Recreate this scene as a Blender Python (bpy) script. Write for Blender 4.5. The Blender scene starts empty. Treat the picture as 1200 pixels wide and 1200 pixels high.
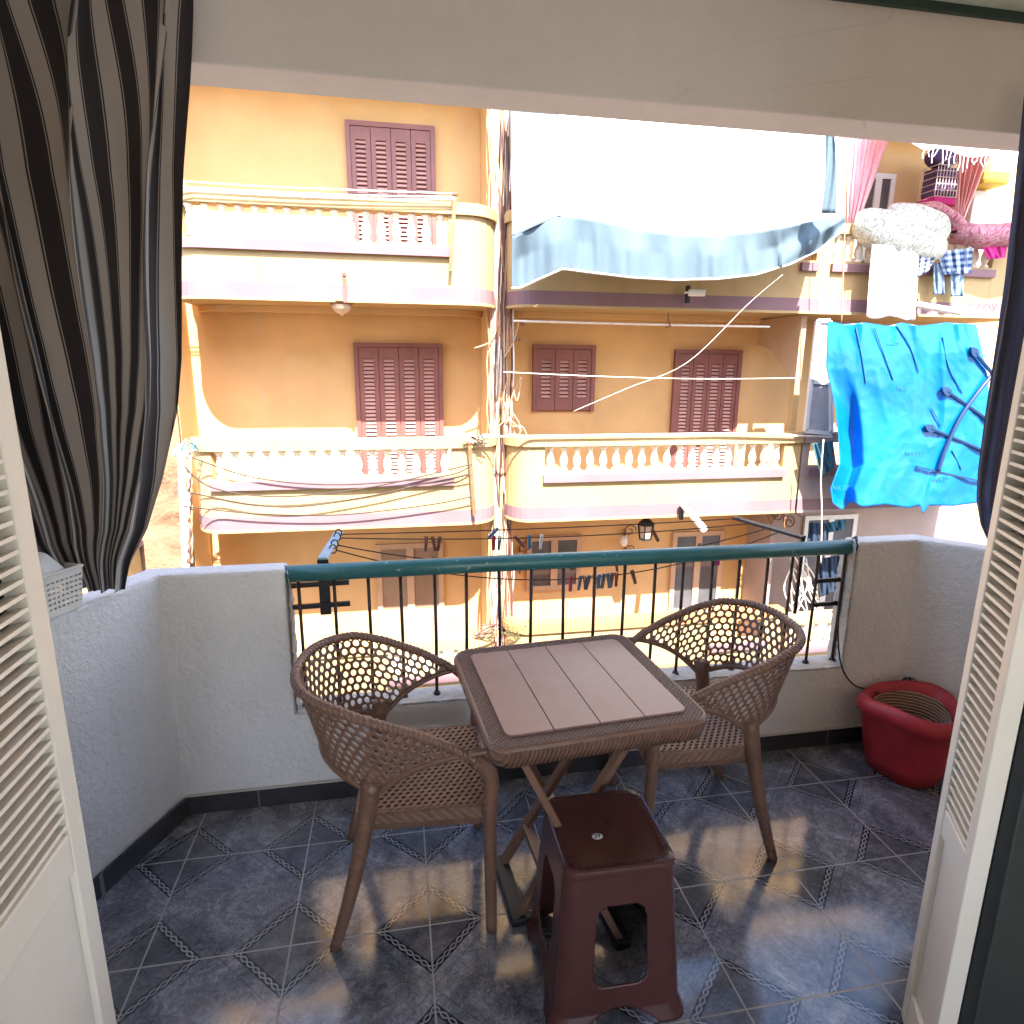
import bpy, math, random
from mathutils import Vector, Matrix, noise as mnoise
random.seed(7)
PI = math.pi
rad = math.radians
sc = bpy.context.scene
COL = sc.collection
H = 1.65                     # eye height above the balcony tiles
FPX = 737.5                  # focal length in pixels of a 1200 px picture
RX = Vector((0.98379897, -0.17914113, 0.0069317))
DN = Vector((-0.03318301, -0.21995751, -0.97494491))
FW = Vector((0.17617742, 0.95891978, -0.22233841))

def P(px, py, Y):            # point of the plane at distance Y seen at a pixel of the photograph
    d = RX*((px-600)/FPX) + DN*((py-600)/FPX) + FW
    t = Y/d.y
    return Vector((d.x*t, Y, H+d.z*t))
def PZ(px, py, z):           # same on a level plane
    d = RX*((px-600)/FPX) + DN*((py-600)/FPX) + FW
    t = (z-H)/d.z
    return Vector((d.x*t, d.y*t, z))

# ------------------------------------------------------------------ mesh builder
class MB:
    def __init__(s): s.v = []; s.f = []; s.uv = None
    def add(s, vs, fs):
        o = len(s.v); s.v += [Vector(v) for v in vs]; s.f += [tuple(i+o for i in f) for f in fs]
    def box(s, a, b, rz=0, c=None):
        x0,y0,z0 = a; x1,y1,z1 = b
        vs = [Vector(p) for p in ((x0,y0,z0),(x1,y0,z0),(x1,y1,z0),(x0,y1,z0),(x0,y0,z1),(x1,y0,z1),(x1,y1,z1),(x0,y1,z1))]
        if rz:
            m = Matrix.Rotation(rz,3,'Z'); c = Vector(c) if c else Vector(((x0+x1)/2,(y0+y1)/2,0))
            vs = [m@(v-c)+c for v in vs]
        s.add(vs, [(0,3,2,1),(4,5,6,7),(0,1,5,4),(1,2,6,5),(2,3,7,6),(3,0,4,7)])
        return s
    def bar(s, p, q, w, h, up=(0,0,1)):
        p = Vector(p); q = Vector(q); d = (q-p).normalized(); u = Vector(up)
        if abs(d.dot(u)) > .98: u = Vector((0,1,0))
        a = d.cross(u).normalized()*(w/2); b = a.cross(d).normalized()*(h/2)
        vs = [p-a-b,p+a-b,p+a+b,p-a+b,q-a-b,q+a-b,q+a+b,q-a+b]
        s.add(vs, [(0,1,2,3),(4,7,6,5),(0,4,5,1),(1,5,6,2),(2,6,7,3),(3,7,4,0)])
        return s
    def tube(s, pts, r, n=8, closed=False):
        pts = [Vector(p) for p in pts]; m = len(pts); o = len(s.v)
        rr = r if isinstance(r,(list,tuple)) else [r]*m
        prev = None
        for i,p in enumerate(pts):
            if closed: t = pts[(i+1)%m]-pts[i-1]
            else: t = pts[min(i+1,m-1)]-pts[max(i-1,0)]
            t = t.normalized() if t.length > 1e-9 else Vector((0,0,1))
            if prev is None:
                a = t.orthogonal().normalized()
            else:
                a = prev - t*prev.dot(t)
                a = a.normalized() if a.length > 1e-6 else t.orthogonal().normalized()
            prev = a; b = t.cross(a)
            for k in range(n):
                g = 2*PI*k/n; s.v.append(p + (a*math.cos(g)+b*math.sin(g))*rr[i])
        for i in range(m if closed else m-1):
            j = (i+1)%m
            for k in range(n):
                l = (k+1)%n; s.f.append((o+i*n+k,o+i*n+l,o+j*n+l,o+j*n+k))
        if not closed:
            s.f.append(tuple(o+k for k in reversed(range(n)))); s.f.append(tuple(o+(m-1)*n+k for k in range(n)))
        return s
    def lathe(s, prof, c=(0,0,0), n=16, squash=(1,1)):
        c = Vector(c); o = len(s.v); m = len(prof)
        for r,z in prof:
            for k in range(n):
                g = 2*PI*k/n; s.v.append(c+Vector((r*math.cos(g)*squash[0], r*math.sin(g)*squash[1], z)))
        for i in range(m-1):
            for k in range(n):
                l = (k+1)%n; s.f.append((o+i*n+k,o+i*n+l,o+(i+1)*n+l,o+(i+1)*n+k))
        if prof[0][0] > 1e-6: s.f.append(tuple(o+k for k in reversed(range(n))))
        if prof[-1][0] > 1e-6: s.f.append(tuple(o+(m-1)*n+k for k in range(n)))
        return s
    def prism(s, poly, d0, d1):   # poly of 3-D points, extruded by vector from d0 to d1
        n = len(poly); d0 = Vector(d0); d1 = Vector(d1)
        vs = [Vector(p)+d0 for p in poly]+[Vector(p)+d1 for p in poly]
        s.add(vs, [tuple(range(n-1,-1,-1)), tuple(range(n,2*n))]+[(i,(i+1)%n,n+(i+1)%n,n+i) for i in range(n)])
        return s
    def grid(s, fn, nu, nv, uv=None):
        o = len(s.v)
        if s.uv is None: s.uv = [(0,0)]*len(s.v)
        for j in range(nv+1):
            for i in range(nu+1):
                u,v = i/nu, j/nv
                s.v.append(Vector(fn(u,v))); s.uv.append(uv(u,v) if uv else (u,v))
        for j in range(nv):
            for i in range(nu):
                a = o+j*(nu+1)+i; s.f.append((a,a+1,a+nu+2,a+nu+1))
        return s
    def sweep(s, path, z0, z1, off, th):   # open plan path, outward = left normal side 'off', thickness inwards
        pts = [Vector((p[0],p[1])) for p in path]; m = len(pts); N = []
        for i in range(m):
            t = (pts[min(i+1,m-1)]-pts[max(i-1,0)]).normalized(); N.append(Vector((t.y,-t.x)))
        o = len(s.v)
        for i in range(m):
            a = pts[i]+N[i]*off; b = pts[i]+N[i]*(off-th)
            s.v += [Vector((a.x,a.y,z0)),Vector((a.x,a.y,z1)),Vector((b.x,b.y,z1)),Vector((b.x,b.y,z0))]
        for i in range(m-1):
            for k in range(4):
                l = (k+1)%4; s.f.append((o+i*4+k,o+i*4+l,o+i*4+4+l,o+i*4+4+k))
        s.f.append((o+3,o+2,o+1,o)); e = o+(m-1)*4; s.f.append((e,e+1,e+2,e+3))
        return s
    def build(s, name, mat, parent=None, origin=None, smooth=False, bevel=0, solid=0, auto=None):
        og = Vector(origin) if origin is not None else (Vector(parent['_o']) if parent is not None and '_o' in parent else Vector((0,0,0)))
        me = bpy.data.meshes.new(name)
        me.from_pydata([v-og for v in s.v], [], s.f); me.update()
        import bmesh
        bm = bmesh.new(); bm.from_mesh(me); bmesh.ops.recalc_face_normals(bm, faces=bm.faces); bm.to_mesh(me); bm.free()
        if s.uv:
            l = me.uv_layers.new(name='UVMap')
            uvs = s.uv + [(0,0)]*(len(s.v)-len(s.uv))
            for lp in me.loops: l.data[lp.index].uv = uvs[lp.vertex_index]
        if smooth or auto:
            for p in me.polygons: p.use_smooth = True
        if auto: me.set_sharp_from_angle(angle=rad(auto))
        me.materials.append(mat)
        ob = bpy.data.objects.new(name, me); COL.objects.link(ob)
        if parent is not None:
            ob.parent = parent; ob.location = (0,0,0)
            ob['_o'] = list(og)
        else:
            ob.location = og; ob['_o'] = list(og)
        if solid:
            md = ob.modifiers.new('solid','SOLIDIFY'); md.thickness = solid; md.offset = 0
        if bevel:
            md = ob.modifiers.new('bevel','BEVEL'); md.width = bevel; md.segments = 2; md.limit_method = 'ANGLE'; md.angle_limit = rad(40)
        return ob

def thing(name, label, cat, loc=(0,0,0), group=None):
    o = bpy.data.objects.new(name, None); COL.objects.link(o); o.location = loc; o['_o'] = list(loc)
    o.empty_display_size = .1
    o['label'] = label; o['category'] = cat
    if group: o['group'] = group
    return o
def tag(o, label, cat, group=None):
    o['label'] = label; o['category'] = cat
    if group: o['group'] = group
    return o
def struct(o, label=None): 
    o['kind'] = 'structure'
    if label: o['label'] = label
    return o
def dup(o, loc, rz=0, label=None, parent=None):
    c = o.copy(); COL.objects.link(c)
    if parent is not None: c.parent = parent
    c.location = loc; c.rotation_euler = (0,0,rz)
    if label: c['label'] = label
    for ch in list(o.children):
        d = ch.copy(); COL.objects.link(d); d.parent = c
        for g in list(ch.children):
            e = g.copy(); COL.objects.link(e); e.parent = d
    return c

# ------------------------------------------------------------------ materials
class NG:
    def __init__(s, name):
        m = bpy.data.materials.new(name); m.use_nodes = True
        s.m = m; s.t = m.node_tree; s.b = s.t.nodes['Principled BSDF']; s.co = s.t.nodes.new('ShaderNodeTexCoord')
    def n(s, typ, **k):
        o = s.t.nodes.new(typ)
        for a,b in k.items(): setattr(o,a,b)
        return o
    def link(s, a, b): s.t.links.new(a,b)
    def put(s, sock, v):
        if isinstance(v,(int,float)): sock.default_value = v
        elif isinstance(v,(tuple,list)): sock.default_value = v if len(v)==len(sock.default_value) else tuple(v)+(1,)
        else: s.link(v, sock)
    def M(s, op, a, b=0, c=0):
        o = s.n('ShaderNodeMath', operation=op); s.put(o.inputs[0],a); s.put(o.inputs[1],b); s.put(o.inputs[2],c); return o.outputs[0]
    def mix(s, f, a, b, mode='MIX'):
        o = s.n('ShaderNodeMix', data_type='RGBA', blend_type=mode); s.put(o.inputs[0],f); s.put(o.inputs[6],a); s.put(o.inputs[7],b); return o.outputs[2]
    def noise(s, scale, detail=4, rough=.55, vec=None, dist=0):
        o = s.n('ShaderNodeTexNoise'); o.inputs['Scale'].default_value = scale; o.inputs['Detail'].default_value = detail
        o.inputs['Roughness'].default_value = rough; o.inputs['Distortion'].default_value = dist
        s.link(vec if vec is not None else s.pos(), o.inputs['Vector']); return o.outputs['Fac']
    def vor(s, scale, feat='F1', vec=None, rnd=1):
        o = s.n('ShaderNodeTexVoronoi', feature=feat); o.inputs['Scale'].default_value = scale; o.inputs['Randomness'].default_value = rnd
        s.link(vec if vec is not None else s.pos(), o.inputs['Vector']); return o.outputs['Distance']
    def pos(s): return s.co.outputs['Object']
    def uv(s): return s.co.outputs['UV']
    def xyz(s, v=None):
        o = s.n('ShaderNodeSeparateXYZ'); s.link(v if v is not None else s.pos(), o.inputs[0]); return o.outputs
    def scale(s, v, sx, sy, sz):
        o = s.n('ShaderNodeVectorMath', operation='MULTIPLY'); s.link(v, o.inputs[0]); o.inputs[1].default_value = (sx,sy,sz); return o.outputs[0]
    def ramp(s, f, stops):
        o = s.n('ShaderNodeValToRGB'); s.link(f, o.inputs[0]); e = o.color_ramp.elements
        while len(e) < len(stops): e.new(.5)
        for i,(p,c) in enumerate(stops): e[i].position = p; e[i].color = tuple(c)+(1,) if len(c)==3 else c
        return o.outputs[0]
    def step(s, f, a, b): # smooth 0..1
        o = s.n('ShaderNodeMapRange', interpolation_type='SMOOTHSTEP'); s.put(o.inputs[0], f); o.inputs[1].default_value = a; o.inputs[2].default_value = b; return o.outputs[0]
    def bump(s, h, strength=.3, dist=.01):
        o = s.n('ShaderNodeBump'); o.inputs['Strength'].default_value = strength; o.inputs['Distance'].default_value = dist
        s.link(h, o.inputs['Height']); s.link(o.outputs[0], s.b.inputs['Normal'])
    def col(s, c): s.put(s.b.inputs['Base Color'], c)
    def rough(s, r): s.put(s.b.inputs['Roughness'], r)

def simple(name, c, rough=.6, metal=0, var=.12, scale=12, bump=0, bscale=80, spec=None, trans=0):
    g = NG(name)
    n = g.noise(scale, 5, .6)
    d = tuple(x*(1-var) for x in c); e = tuple(min(1,x*(1+var)) for x in c)
    g.col(g.ramp(n, [(.3,d),(.7,e)])); g.rough(rough); g.b.inputs['Metallic'].default_value = metal
    if bump: g.bump(g.noise(bscale,4), bump, .004)
    if spec is not None: g.b.inputs['Specular IOR Level'].default_value = spec
    return g.m

def stucco(name, c, grain=60, strength=.5, dirt=.25, dirtc=(.25,.2,.16), dist=.006):
    g = NG(name)
    big = g.noise(1.1, 6, .6); fine = g.noise(grain, 6, .65)
    v = g.scale(g.pos(), 3, 3, .45)
    streak = g.noise(2.2, 5, .6, v)
    base = g.ramp(big, [(.3,tuple(x*.84 for x in c)),(.7,tuple(min(1,x*1.08) for x in c))])
    d = g.M('MULTIPLY', g.step(streak,.55,.8), dirt)
    g.col(g.mix(d, base, dirtc)); g.rough(.92); g.b.inputs['Specular IOR Level'].default_value = .2
    g.bump(fine, strength, dist)
    return g.m

M = {}
M['white_stucco'] = stucco('white_stucco', (.77,.77,.78), 42, .8, .32, (.50,.45,.42), .016)
M['beam_plaster'] = None
g = NG('beam_plaster'); n = g.noise(2.5,6,.65)
cr = g.vor(1.3,'DISTANCE_TO_EDGE', g.scale(g.pos(),.5,1,3.2))
crk = g.M('MULTIPLY', g.M('SUBTRACT',1,g.step(cr,.0,.004)), g.step(g.noise(1.7,2),.5,.62))
g.col(g.mix(g.M('MULTIPLY',crk,.28), g.ramp(n,[(.3,(.72,.71,.70)),(.7,(.80,.79,.79))]), (.30,.26,.22))); g.rough(.9); g.bump(g.noise(45,6,.6),.25,.004)
M['beam_plaster'] = g.m
M['ceiling'] = stucco('ceiling_paint', (.62,.70,.60), 20, .3, .8, (.35,.45,.36))
M['green_trim'] = simple('green_trim', (.02,.06,.05), .5)
M['cream'] = stucco('cream_stucco', (.47,.33,.165), 45, .5, .55, (.34,.20,.085))
M['orange'] = stucco('orange_stucco', (.68,.435,.205), 30, .45, .75, (.58,.42,.29))
M['brownplaster'] = stucco('speckled_brown_plaster', (.50,.34,.22), 38, .8, .35, (.34,.22,.15), .012)
M['greyplaster'] = stucco('greyish_plaster', (.38,.29,.26), 20, .4, .5, (.36,.27,.25))
M['pink'] = stucco('pink_paint', (.25,.150,.165), 60, .15, .15, (.2,.12,.14))
M['peel'] = None
g = NG('peeling_plaster'); n1 = g.noise(2.4,8,.68,dist=.6)
g.col(g.ramp(n1,[(.36,(.12,.065,.035)),(.47,(.24,.145,.085)),(.6,(.29,.185,.115)),(.72,(.18,.105,.06))])); g.rough(.95); g.bump(g.noise(9,8,.7),.8,.03)
M['peel'] = g.m
M['shutter'] = simple('shutter_paint', (.22,.082,.072), .5, var=.15, scale=3)
M['lightwood'] = simple('pale_wood', (.52,.34,.22), .55, var=.12, scale=4)
M['glass_dark'] = simple('dim_glass', (.10,.10,.11), .12, var=.3, scale=2)
M['glass_brown'] = simple('brown_door_panel', (.28,.185,.13), .4, var=.12, scale=3)
M['aluminium'] = simple('white_frame', (.72,.70,.68), .4, var=.05)
M['teal'] = None
g = NG('teal_rail_paint'); n = g.noise(6,6,.6); ch = g.step(g.noise(38,3,.5),.67,.72)
g.col(g.mix(ch, g.ramp(n,[(.3,(.024,.125,.14)),(.7,(.04,.175,.185))]), (.25,.33,.34))); g.rough(.33); g.bump(g.noise(60,3),.15,.002)
M['teal'] = g.m
M['iron'] = simple('rusty_iron', (.055,.035,.03), .55, .3, var=.5, scale=25, bump=.3)
M['blackiron'] = simple('black_iron', (.02,.02,.024), .5, .3, var=.3)
M['paleblue'] = simple('pale_blue_paint', (.28,.44,.58), .5, var=.1)
M['rustbar'] = simple('brown_steel', (.23,.12,.06), .6, .2, var=.3, scale=9)
M['rope'] = simple('dark_rope', (.05,.03,.025), .8)
M['whiterope'] = simple('white_rope', (.75,.7,.62), .8)
M['black'] = simple('black_plastic', (.012,.012,.014), .45)
M['pipewhite'] = simple('white_pipe', (.8,.79,.76), .4, var=.05)
M['bluerope'] = simple('blue_rope', (.04,.22,.30), .7)

def rattan(name, c, s1=130):
    g = NG(name)
    x = g.xyz()
    w = g.n('ShaderNodeTexWave', wave_type='BANDS', bands_direction='DIAGONAL'); w.inputs['Scale'].default_value = s1/6; w.inputs['Distortion'].default_value = 1.5; w.inputs['Detail'].default_value = 1
    g.link(g.pos(), w.inputs['Vector'])
    n = g.noise(9,5,.6)
    g.col(g.ramp(n,[(.3,tuple(v*.8 for v in c)),(.7,tuple(v*1.15 for v in c))])); g.rough(.42)
    g.bump(w.outputs['Fac'], .4, .003)
    return g.m
M['rattan'] = rattan('brown_rattan', (.165,.088,.060))
M['rattan_smooth'] = simple('brown_moulded_plastic', (.170,.092,.063), .4, var=.12, scale=9, bump=.1)
M['planks'] = None
g = NG('table_plastic'); n = g.noise(7,6,.65,dist=1.0); sc1 = g.step(g.noise(3.5,8,.75,dist=2.5),.6,.74)
g.col(g.mix(g.M('MULTIPLY',sc1,.45), g.ramp(n,[(.3,(.225,.130,.113)),(.7,(.29,.178,.158))]), (.46,.38,.37))); g.rough(g.M('ADD',.33,g.M('MULTIPLY',n,.2))); g.bump(g.noise(50,3),.04,.002)
M['planks'] = g.m
# woven border of the table
g = NG('woven_border'); x = g.xyz()
a = g.M('SINE', g.M('MULTIPLY', x[0], 2*PI/.0125)); b = g.M('SINE', g.M('MULTIPLY', x[1], 2*PI/.0125))
hgt = g.M('MULTIPLY', a, b)
g.col(g.mix(g.step(hgt,-.2,.7), (.07,.036,.026), (.25,.145,.108))); g.rough(.4); g.bump(hgt,.8,.004)
M['woven'] = g.m
g = NG('fluted_apron'); x = g.xyz(); fl = g.M('SINE', g.M('MULTIPLY', g.M('ADD',x[0],x[1]), 2*PI/.012))
n = g.noise(6,4); g.col(g.ramp(n,[(.3,(.15,.08,.058)),(.7,(.20,.11,.08))])); g.rough(.42); g.bump(fl,.7,.004)
M['fluted'] = g.m
M['stool'] = simple('maroon_plastic', (.076,.027,.026), .26, var=.12, scale=6, bump=.06)
M['stool_mark'] = simple('dark_maroon', (.03,.008,.008), .5)
M['redplastic'] = simple('red_plastic', (.42,.024,.034), .45, var=.25, scale=9, bump=.1, bscale=20)
g = NG('coiled_wicker'); x = g.xyz(); w = g.M('SINE', g.M('ADD', g.M('MULTIPLY', x[2], 2*PI/.014), g.M('MULTIPLY', g.noise(14,3), 5)))
g.col(g.mix(g.step(w,.1,.8), (.18,.08,.05), (.55,.36,.23))); g.rough(.7); g.bump(w,.7,.006)
M['wicker'] = g.m
M['doorpaint'] = None
g = NG('cream_door_paint'); n = g.noise(3,6,.65); g.col(g.ramp(n,[(.3,(.70,.665,.59)),(.7,(.78,.75,.68))])); g.rough(.45); g.bump(g.noise(40,4),.12,.003)
M['doorpaint'] = g.m
M['darkdoor_gapshade'] = simple('dark_door_and_gap_shade', (.02,.025,.027), .5)
M['roomwall'] = simple('room_paint', (.62,.59,.55), .9)
M['roomfloor'] = simple('room_floor', (.74,.71,.67), .8)
M['whitebasket'] = simple('white_plastic', (.72,.70,.66), .45, var=.05)
M['whitecloth'] = simple('white_cloth', (.78,.77,.76), .95, var=.06, scale=6)
M['concrete'] = stucco('sill_concrete', (.55,.52,.48), 30, .9, .5, (.32,.29,.26), .015)

# floor tiles : slate blue marble, white grout, braided diamonds round each grout crossing
g = NG('balcony_tiles'); x = g.xyz(); S = .405
u = g.M('DIVIDE', g.M('SUBTRACT', x[0], .05), S); v = g.M('DIVIDE', g.M('SUBTRACT', x[1], 1.602), S)
fu = g.M('SUBTRACT', u, g.M('ROUND', u)); fv = g.M('SUBTRACT', v, g.M('ROUND', v))
au = g.M('ABSOLUTE', fu); av = g.M('ABSOLUTE', fv)
d = g.M('ADD', au, av); sgn = g.M('SUBTRACT', au, av)
d0 = .36
band = g.M('SUBTRACT', 1, g.step(g.M('ABSOLUTE', g.M('SUBTRACT', d, d0)), .040, .046))
wav = g.M('MULTIPLY', g.M('SINE', g.M('MULTIPLY', sgn, 2*PI/.20)), .021)
l1 = g.M('ABSOLUTE', g.M('SUBTRACT', g.M('SUBTRACT', d, d0), wav)); l2 = g.M('ABSOLUTE', g.M('ADD', g.M('SUBTRACT', d, d0), wav))
chain = g.M('SUBTRACT', 1, g.step(g.M('MINIMUM', l1, l2), .005, .0105))
thin = g.M('SUBTRACT', 1, g.step(g.M('ABSOLUTE', g.M('SUBTRACT', d, .5)), .002, .006))
grout = g.M('SUBTRACT', 1, g.step(g.M('MINIMUM', au, av), .0045, .0075))
m1 = g.noise(5.5,8,.68,dist=.9); m2 = g.noise(46,7,.78,dist=1.6); tilev = g.noise(1.3,2)
marb = g.ramp(g.M('ADD', g.M('MULTIPLY',m1,.5), g.M('MULTIPLY',m2,.5)), [(.36,(.028,.030,.042)),(.47,(.115,.125,.16)),(.55,(.23,.237,.282)),(.65,(.44,.44,.47))])
marb = g.mix(g.M('MULTIPLY', g.step(g.noise(2.7,5,.6),.52,.68), .55), marb, (.085,.072,.062))
inner = g.mix(g.step(d, .315,.32), g.mix(.5, marb, (.018,.022,.032)), marb)
c1 = g.mix(band, inner, (.012,.014,.022)); c2 = g.mix(g.M('MULTIPLY',chain,.9), c1, (.30,.31,.35)); c3 = g.mix(g.M('MULTIPLY',thin,.6), c2, (.03,.03,.038))
c4 = g.mix(g.M('MULTIPLY',grout,.95), c3, g.ramp(g.noise(3,5,.6),[(.3,(.20,.19,.18)),(.7,(.42,.41,.40))]))
dust = g.M('MULTIPLY', g.step(g.noise(1.9,9,.72,dist=.8),.48,.75), .22)
g.col(g.mix(dust, c4, (.26,.24,.22))); g.rough(g.M('ADD', g.M('ADD', .055, g.M('ADD', g.M('MULTIPLY', m1, .10), g.M('MULTIPLY', dust, .45))), g.M('MULTIPLY', grout, .4)))
g.b.inputs['Specular IOR Level'].default_value = .75
g.bump(g.M('SUBTRACT', g.M('MULTIPLY', m2, .15), grout), .22, .002)
M['tiles'] = g.m
g = NG('skirting_tile'); x = g.xyz(); n = g.noise(9,6,.65)
j = g.M('SUBTRACT',1,g.step(g.M('ABSOLUTE', g.M('SUBTRACT', g.M('DIVIDE', g.M('SUBTRACT',x[0],.05), .405), g.M('ROUND', g.M('DIVIDE', g.M('SUBTRACT',x[0],.05), .405)))), .005,.008))
g.col(g.mix(g.M('MULTIPLY',j,.8), g.ramp(n,[(.3,(.018,.019,.022)),(.7,(.05,.05,.055))]), (.25,.22,.2))); g.rough(.3)
M['skirt'] = g.m

# striped curtain (UV.x runs across the cloth, in stripe periods)
g = NG('striped_curtain'); q = g.xyz(g.uv()); f = g.M('FRACT', q[0])
def bandf(a,b): return g.M('MULTIPLY', g.M('GREATER_THAN', f, a), g.M('LESS_THAN', f, b))
c = g.mix(bandf(.40,.84), (.017,.013,.018), (.41,.385,.375))
c = g.mix(bandf(.335,.36), c, (.36,.34,.34)); c = g.mix(bandf(.88,.905), c, (.36,.34,.34))
weave = g.noise(220,2,.5, g.scale(g.uv(),.5,2,1))
g.col(g.mix(.25, c, g.mix(weave,(0,0,0),(.4,.4,.4),), 'OVERLAY')); g.rough(.75); g.b.inputs['Sheen Weight'].default_value = .15
g.bump(weave,.15,.002)
M['stripes'] = g.m
g = NG('navy_curtain'); q = g.xyz(g.uv()); f = g.M('FRACT', q[0])
g.col(g.mix(bandf(.35,.42), g.mix(bandf(.45,.8), (.035,.042,.11), (.075,.085,.16)), (.18,.19,.27))); g.rough(.5); g.b.inputs['Sheen Weight'].default_value = .2
M['navy'] = g.m
def cloth(name, c, var=.1, scale=5, trans=.0, rough=.9):
    g = NG(name); n = g.noise(scale,5,.6)
    g.col(g.ramp(n,[(.3,tuple(v*(1-var) for v in c)),(.7,tuple(min(1,v*(1+var)) for v in c))])); g.rough(rough)
    if trans:
        tr = g.n('ShaderNodeBsdfTranslucent'); g.put(tr.inputs[0], c); mx = g.n('ShaderNodeMixShader'); mx.inputs[0].default_value = trans
        g.link(g.b.outputs[0], mx.inputs[1]); g.link(tr.outputs[0], mx.inputs[2]); g.link(mx.outputs[0], g.t.nodes['Material Output'].inputs[0])
    g.bump(g.noise(30,4),.15,.01)
    return g.m
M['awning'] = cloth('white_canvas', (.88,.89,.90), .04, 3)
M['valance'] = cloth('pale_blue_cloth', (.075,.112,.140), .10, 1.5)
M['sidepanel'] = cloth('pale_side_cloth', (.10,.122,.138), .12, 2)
M['whitehem'] = cloth('white_hem', (.8,.8,.8), .05)
M['tarp'] = cloth('blue_tarpaulin', (.002,.145,.50), .28, 1.2, .15, .24)
M['tarp_print_shadow'] = simple('print_and_shadow_blue', (.01,.12,.25), .6)
M['pinkcloth'] = cloth('pink_cloth', (.90,.58,.60), .1, 6)
M['denim'] = cloth('denim', (.13,.19,.28), .3, 12)
M['bluelaundry'] = cloth('dark_blue_cloth', (.014,.028,.06), .25, 9)
M['teallaundry'] = cloth('teal_cloth', (.03,.11,.16), .25, 9)
def plaid(name, a, b, k):
    g = NG(name); q = g.xyz(g.uv())
    s1 = g.M('GREATER_THAN', g.M('SINE', g.M('MULTIPLY', q[0], 2*PI*k)), 0); s2 = g.M('GREATER_THAN', g.M('SINE', g.M('MULTIPLY', q[1], 2*PI*k)), 0)
    g.col(g.mix(g.M('MULTIPLY', g.M('ADD', s1, s2), .5), a, b)); g.rough(.9); return g.m
M['plaid'] = plaid('navy_plaid', (.05,.07,.17), (.62,.64,.70), 5)
M['plaid2'] = plaid('blue_check', (.03,.07,.20), (.50,.60,.72), 4)
def paisley(name, a, b, s):
    g = NG(name); n = g.noise(s*.6,2,.5,dist=4)
    g.col(g.ramp(n,[(.40,a),(.48,b),(.54,a),(.60,b)])); g.rough(.95); g.bump(g.noise(s*2,4),.3,.02); return g.m
M['quilt'] = paisley('cream_paisley', (.86,.85,.76), (.36,.37,.29), 9)
M['pinkquilt'] = paisley('pink_paisley', (.62,.38,.40), (.40,.10,.17), 9)
M['magenta'] = cloth('magenta_cloth', (.55,.03,.22), .2)
M['purple'] = cloth('dark_purple_cloth', (.09,.05,.13), .3)
M['yellow'] = simple('yellow_plastic', (.75,.55,.04), .5)
M['terracotta'] = simple('orange_tile', (.60,.25,.10), .6)
M['brownpeg'] = simple('brown_wood_peg', (.16,.07,.05), .7)
M['redpeg'] = simple('red_peg', (.35,.03,.05), .5)
M['greypeg'] = simple('grey_peg', (.12,.13,.16), .5)
M['bluepeg'] = simple('blue_peg', (.05,.17,.30), .5)
M['pinkpeg'] = simple('magenta_peg', (.42,.03,.20), .5)
M['whitepeg'] = simple('white_peg', (.7,.7,.72), .5)
M['cabletan'] = simple('tan_cable', (.50,.30,.18), .6)
M['cablewhite'] = simple('white_cable', (.75,.68,.60), .6)
M['cabledark'] = simple('dark_cable', (.12,.06,.05), .6)
M['cablepink'] = simple('pink_cable', (.50,.26,.22), .6)
M['lampglass'] = simple('cream_lamp_glass', (.60,.42,.28), .4)
M['plant'] = simple('dry_plant', (.16,.15,.06), .8)
M['lime'] = simple('street_asphalt', (.07,.065,.06), .9)
M['ownwall'] = stucco('house_render', (.60,.50,.38), 30, .4)

def tile_struct(mb, name, mat, label=None): return struct(mb.build(name, mat), label)

M['palepane'] = simple('frosted_pane',(.42,.40,.42),.25)
# ================================================================== camera, light
cam = bpy.data.cameras.new('camera'); co = bpy.data.objects.new('camera', cam); COL.objects.link(co)
R = Matrix((RX, -DN, -FW)).transposed()
co.matrix_world = Matrix.Translation((0,0,H)) @ R.to_4x4()
cam.sensor_fit = 'HORIZONTAL'; cam.sensor_width = 36; cam.lens = 36*FPX/1200; cam.clip_start = .02; cam.clip_end = 500
sc.camera = co
SUN_EL, SUN_AZ = 53.0, 2.6            # sun behind the viewer, over the roof; slightly from the right
sd = Vector((math.sin(rad(SUN_AZ))*math.cos(rad(SUN_EL)), -math.cos(rad(SUN_AZ))*math.cos(rad(SUN_EL)), math.sin(rad(SUN_EL))))
sun = bpy.data.lights.new('sun','SUN'); so = bpy.data.objects.new('sun', sun); COL.objects.link(so)
sun.energy = 3.6; sun.angle = rad(.55); sun.color = (1,.95,.86)
so.rotation_euler = sd.to_track_quat('Z','Y').to_euler(); so.location = (0,-6,12)
w = bpy.data.worlds.new('World'); sc.world = w; w.use_nodes = True
bg = w.node_tree.nodes['Background']; sky = w.node_tree.nodes.new('ShaderNodeTexSky')
sky.sky_type = 'NISHITA'; sky.sun_disc = False; sky.sun_elevation = rad(SUN_EL); sky.sun_rotation = math.atan2(sd.x, sd.y)
sky.dust_density = 1.5
w.node_tree.links.new(sky.outputs[0], bg.inputs[0]); bg.inputs[1].default_value = .15
sc.view_settings.view_transform = 'Standard'; sc.view_settings.look = 'None'; sc.view_settings.gamma = 1
sc.view_settings.exposure = 2.75
sc.cycles.max_bounces = 12; sc.cycles.diffuse_bounces = 8

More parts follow.
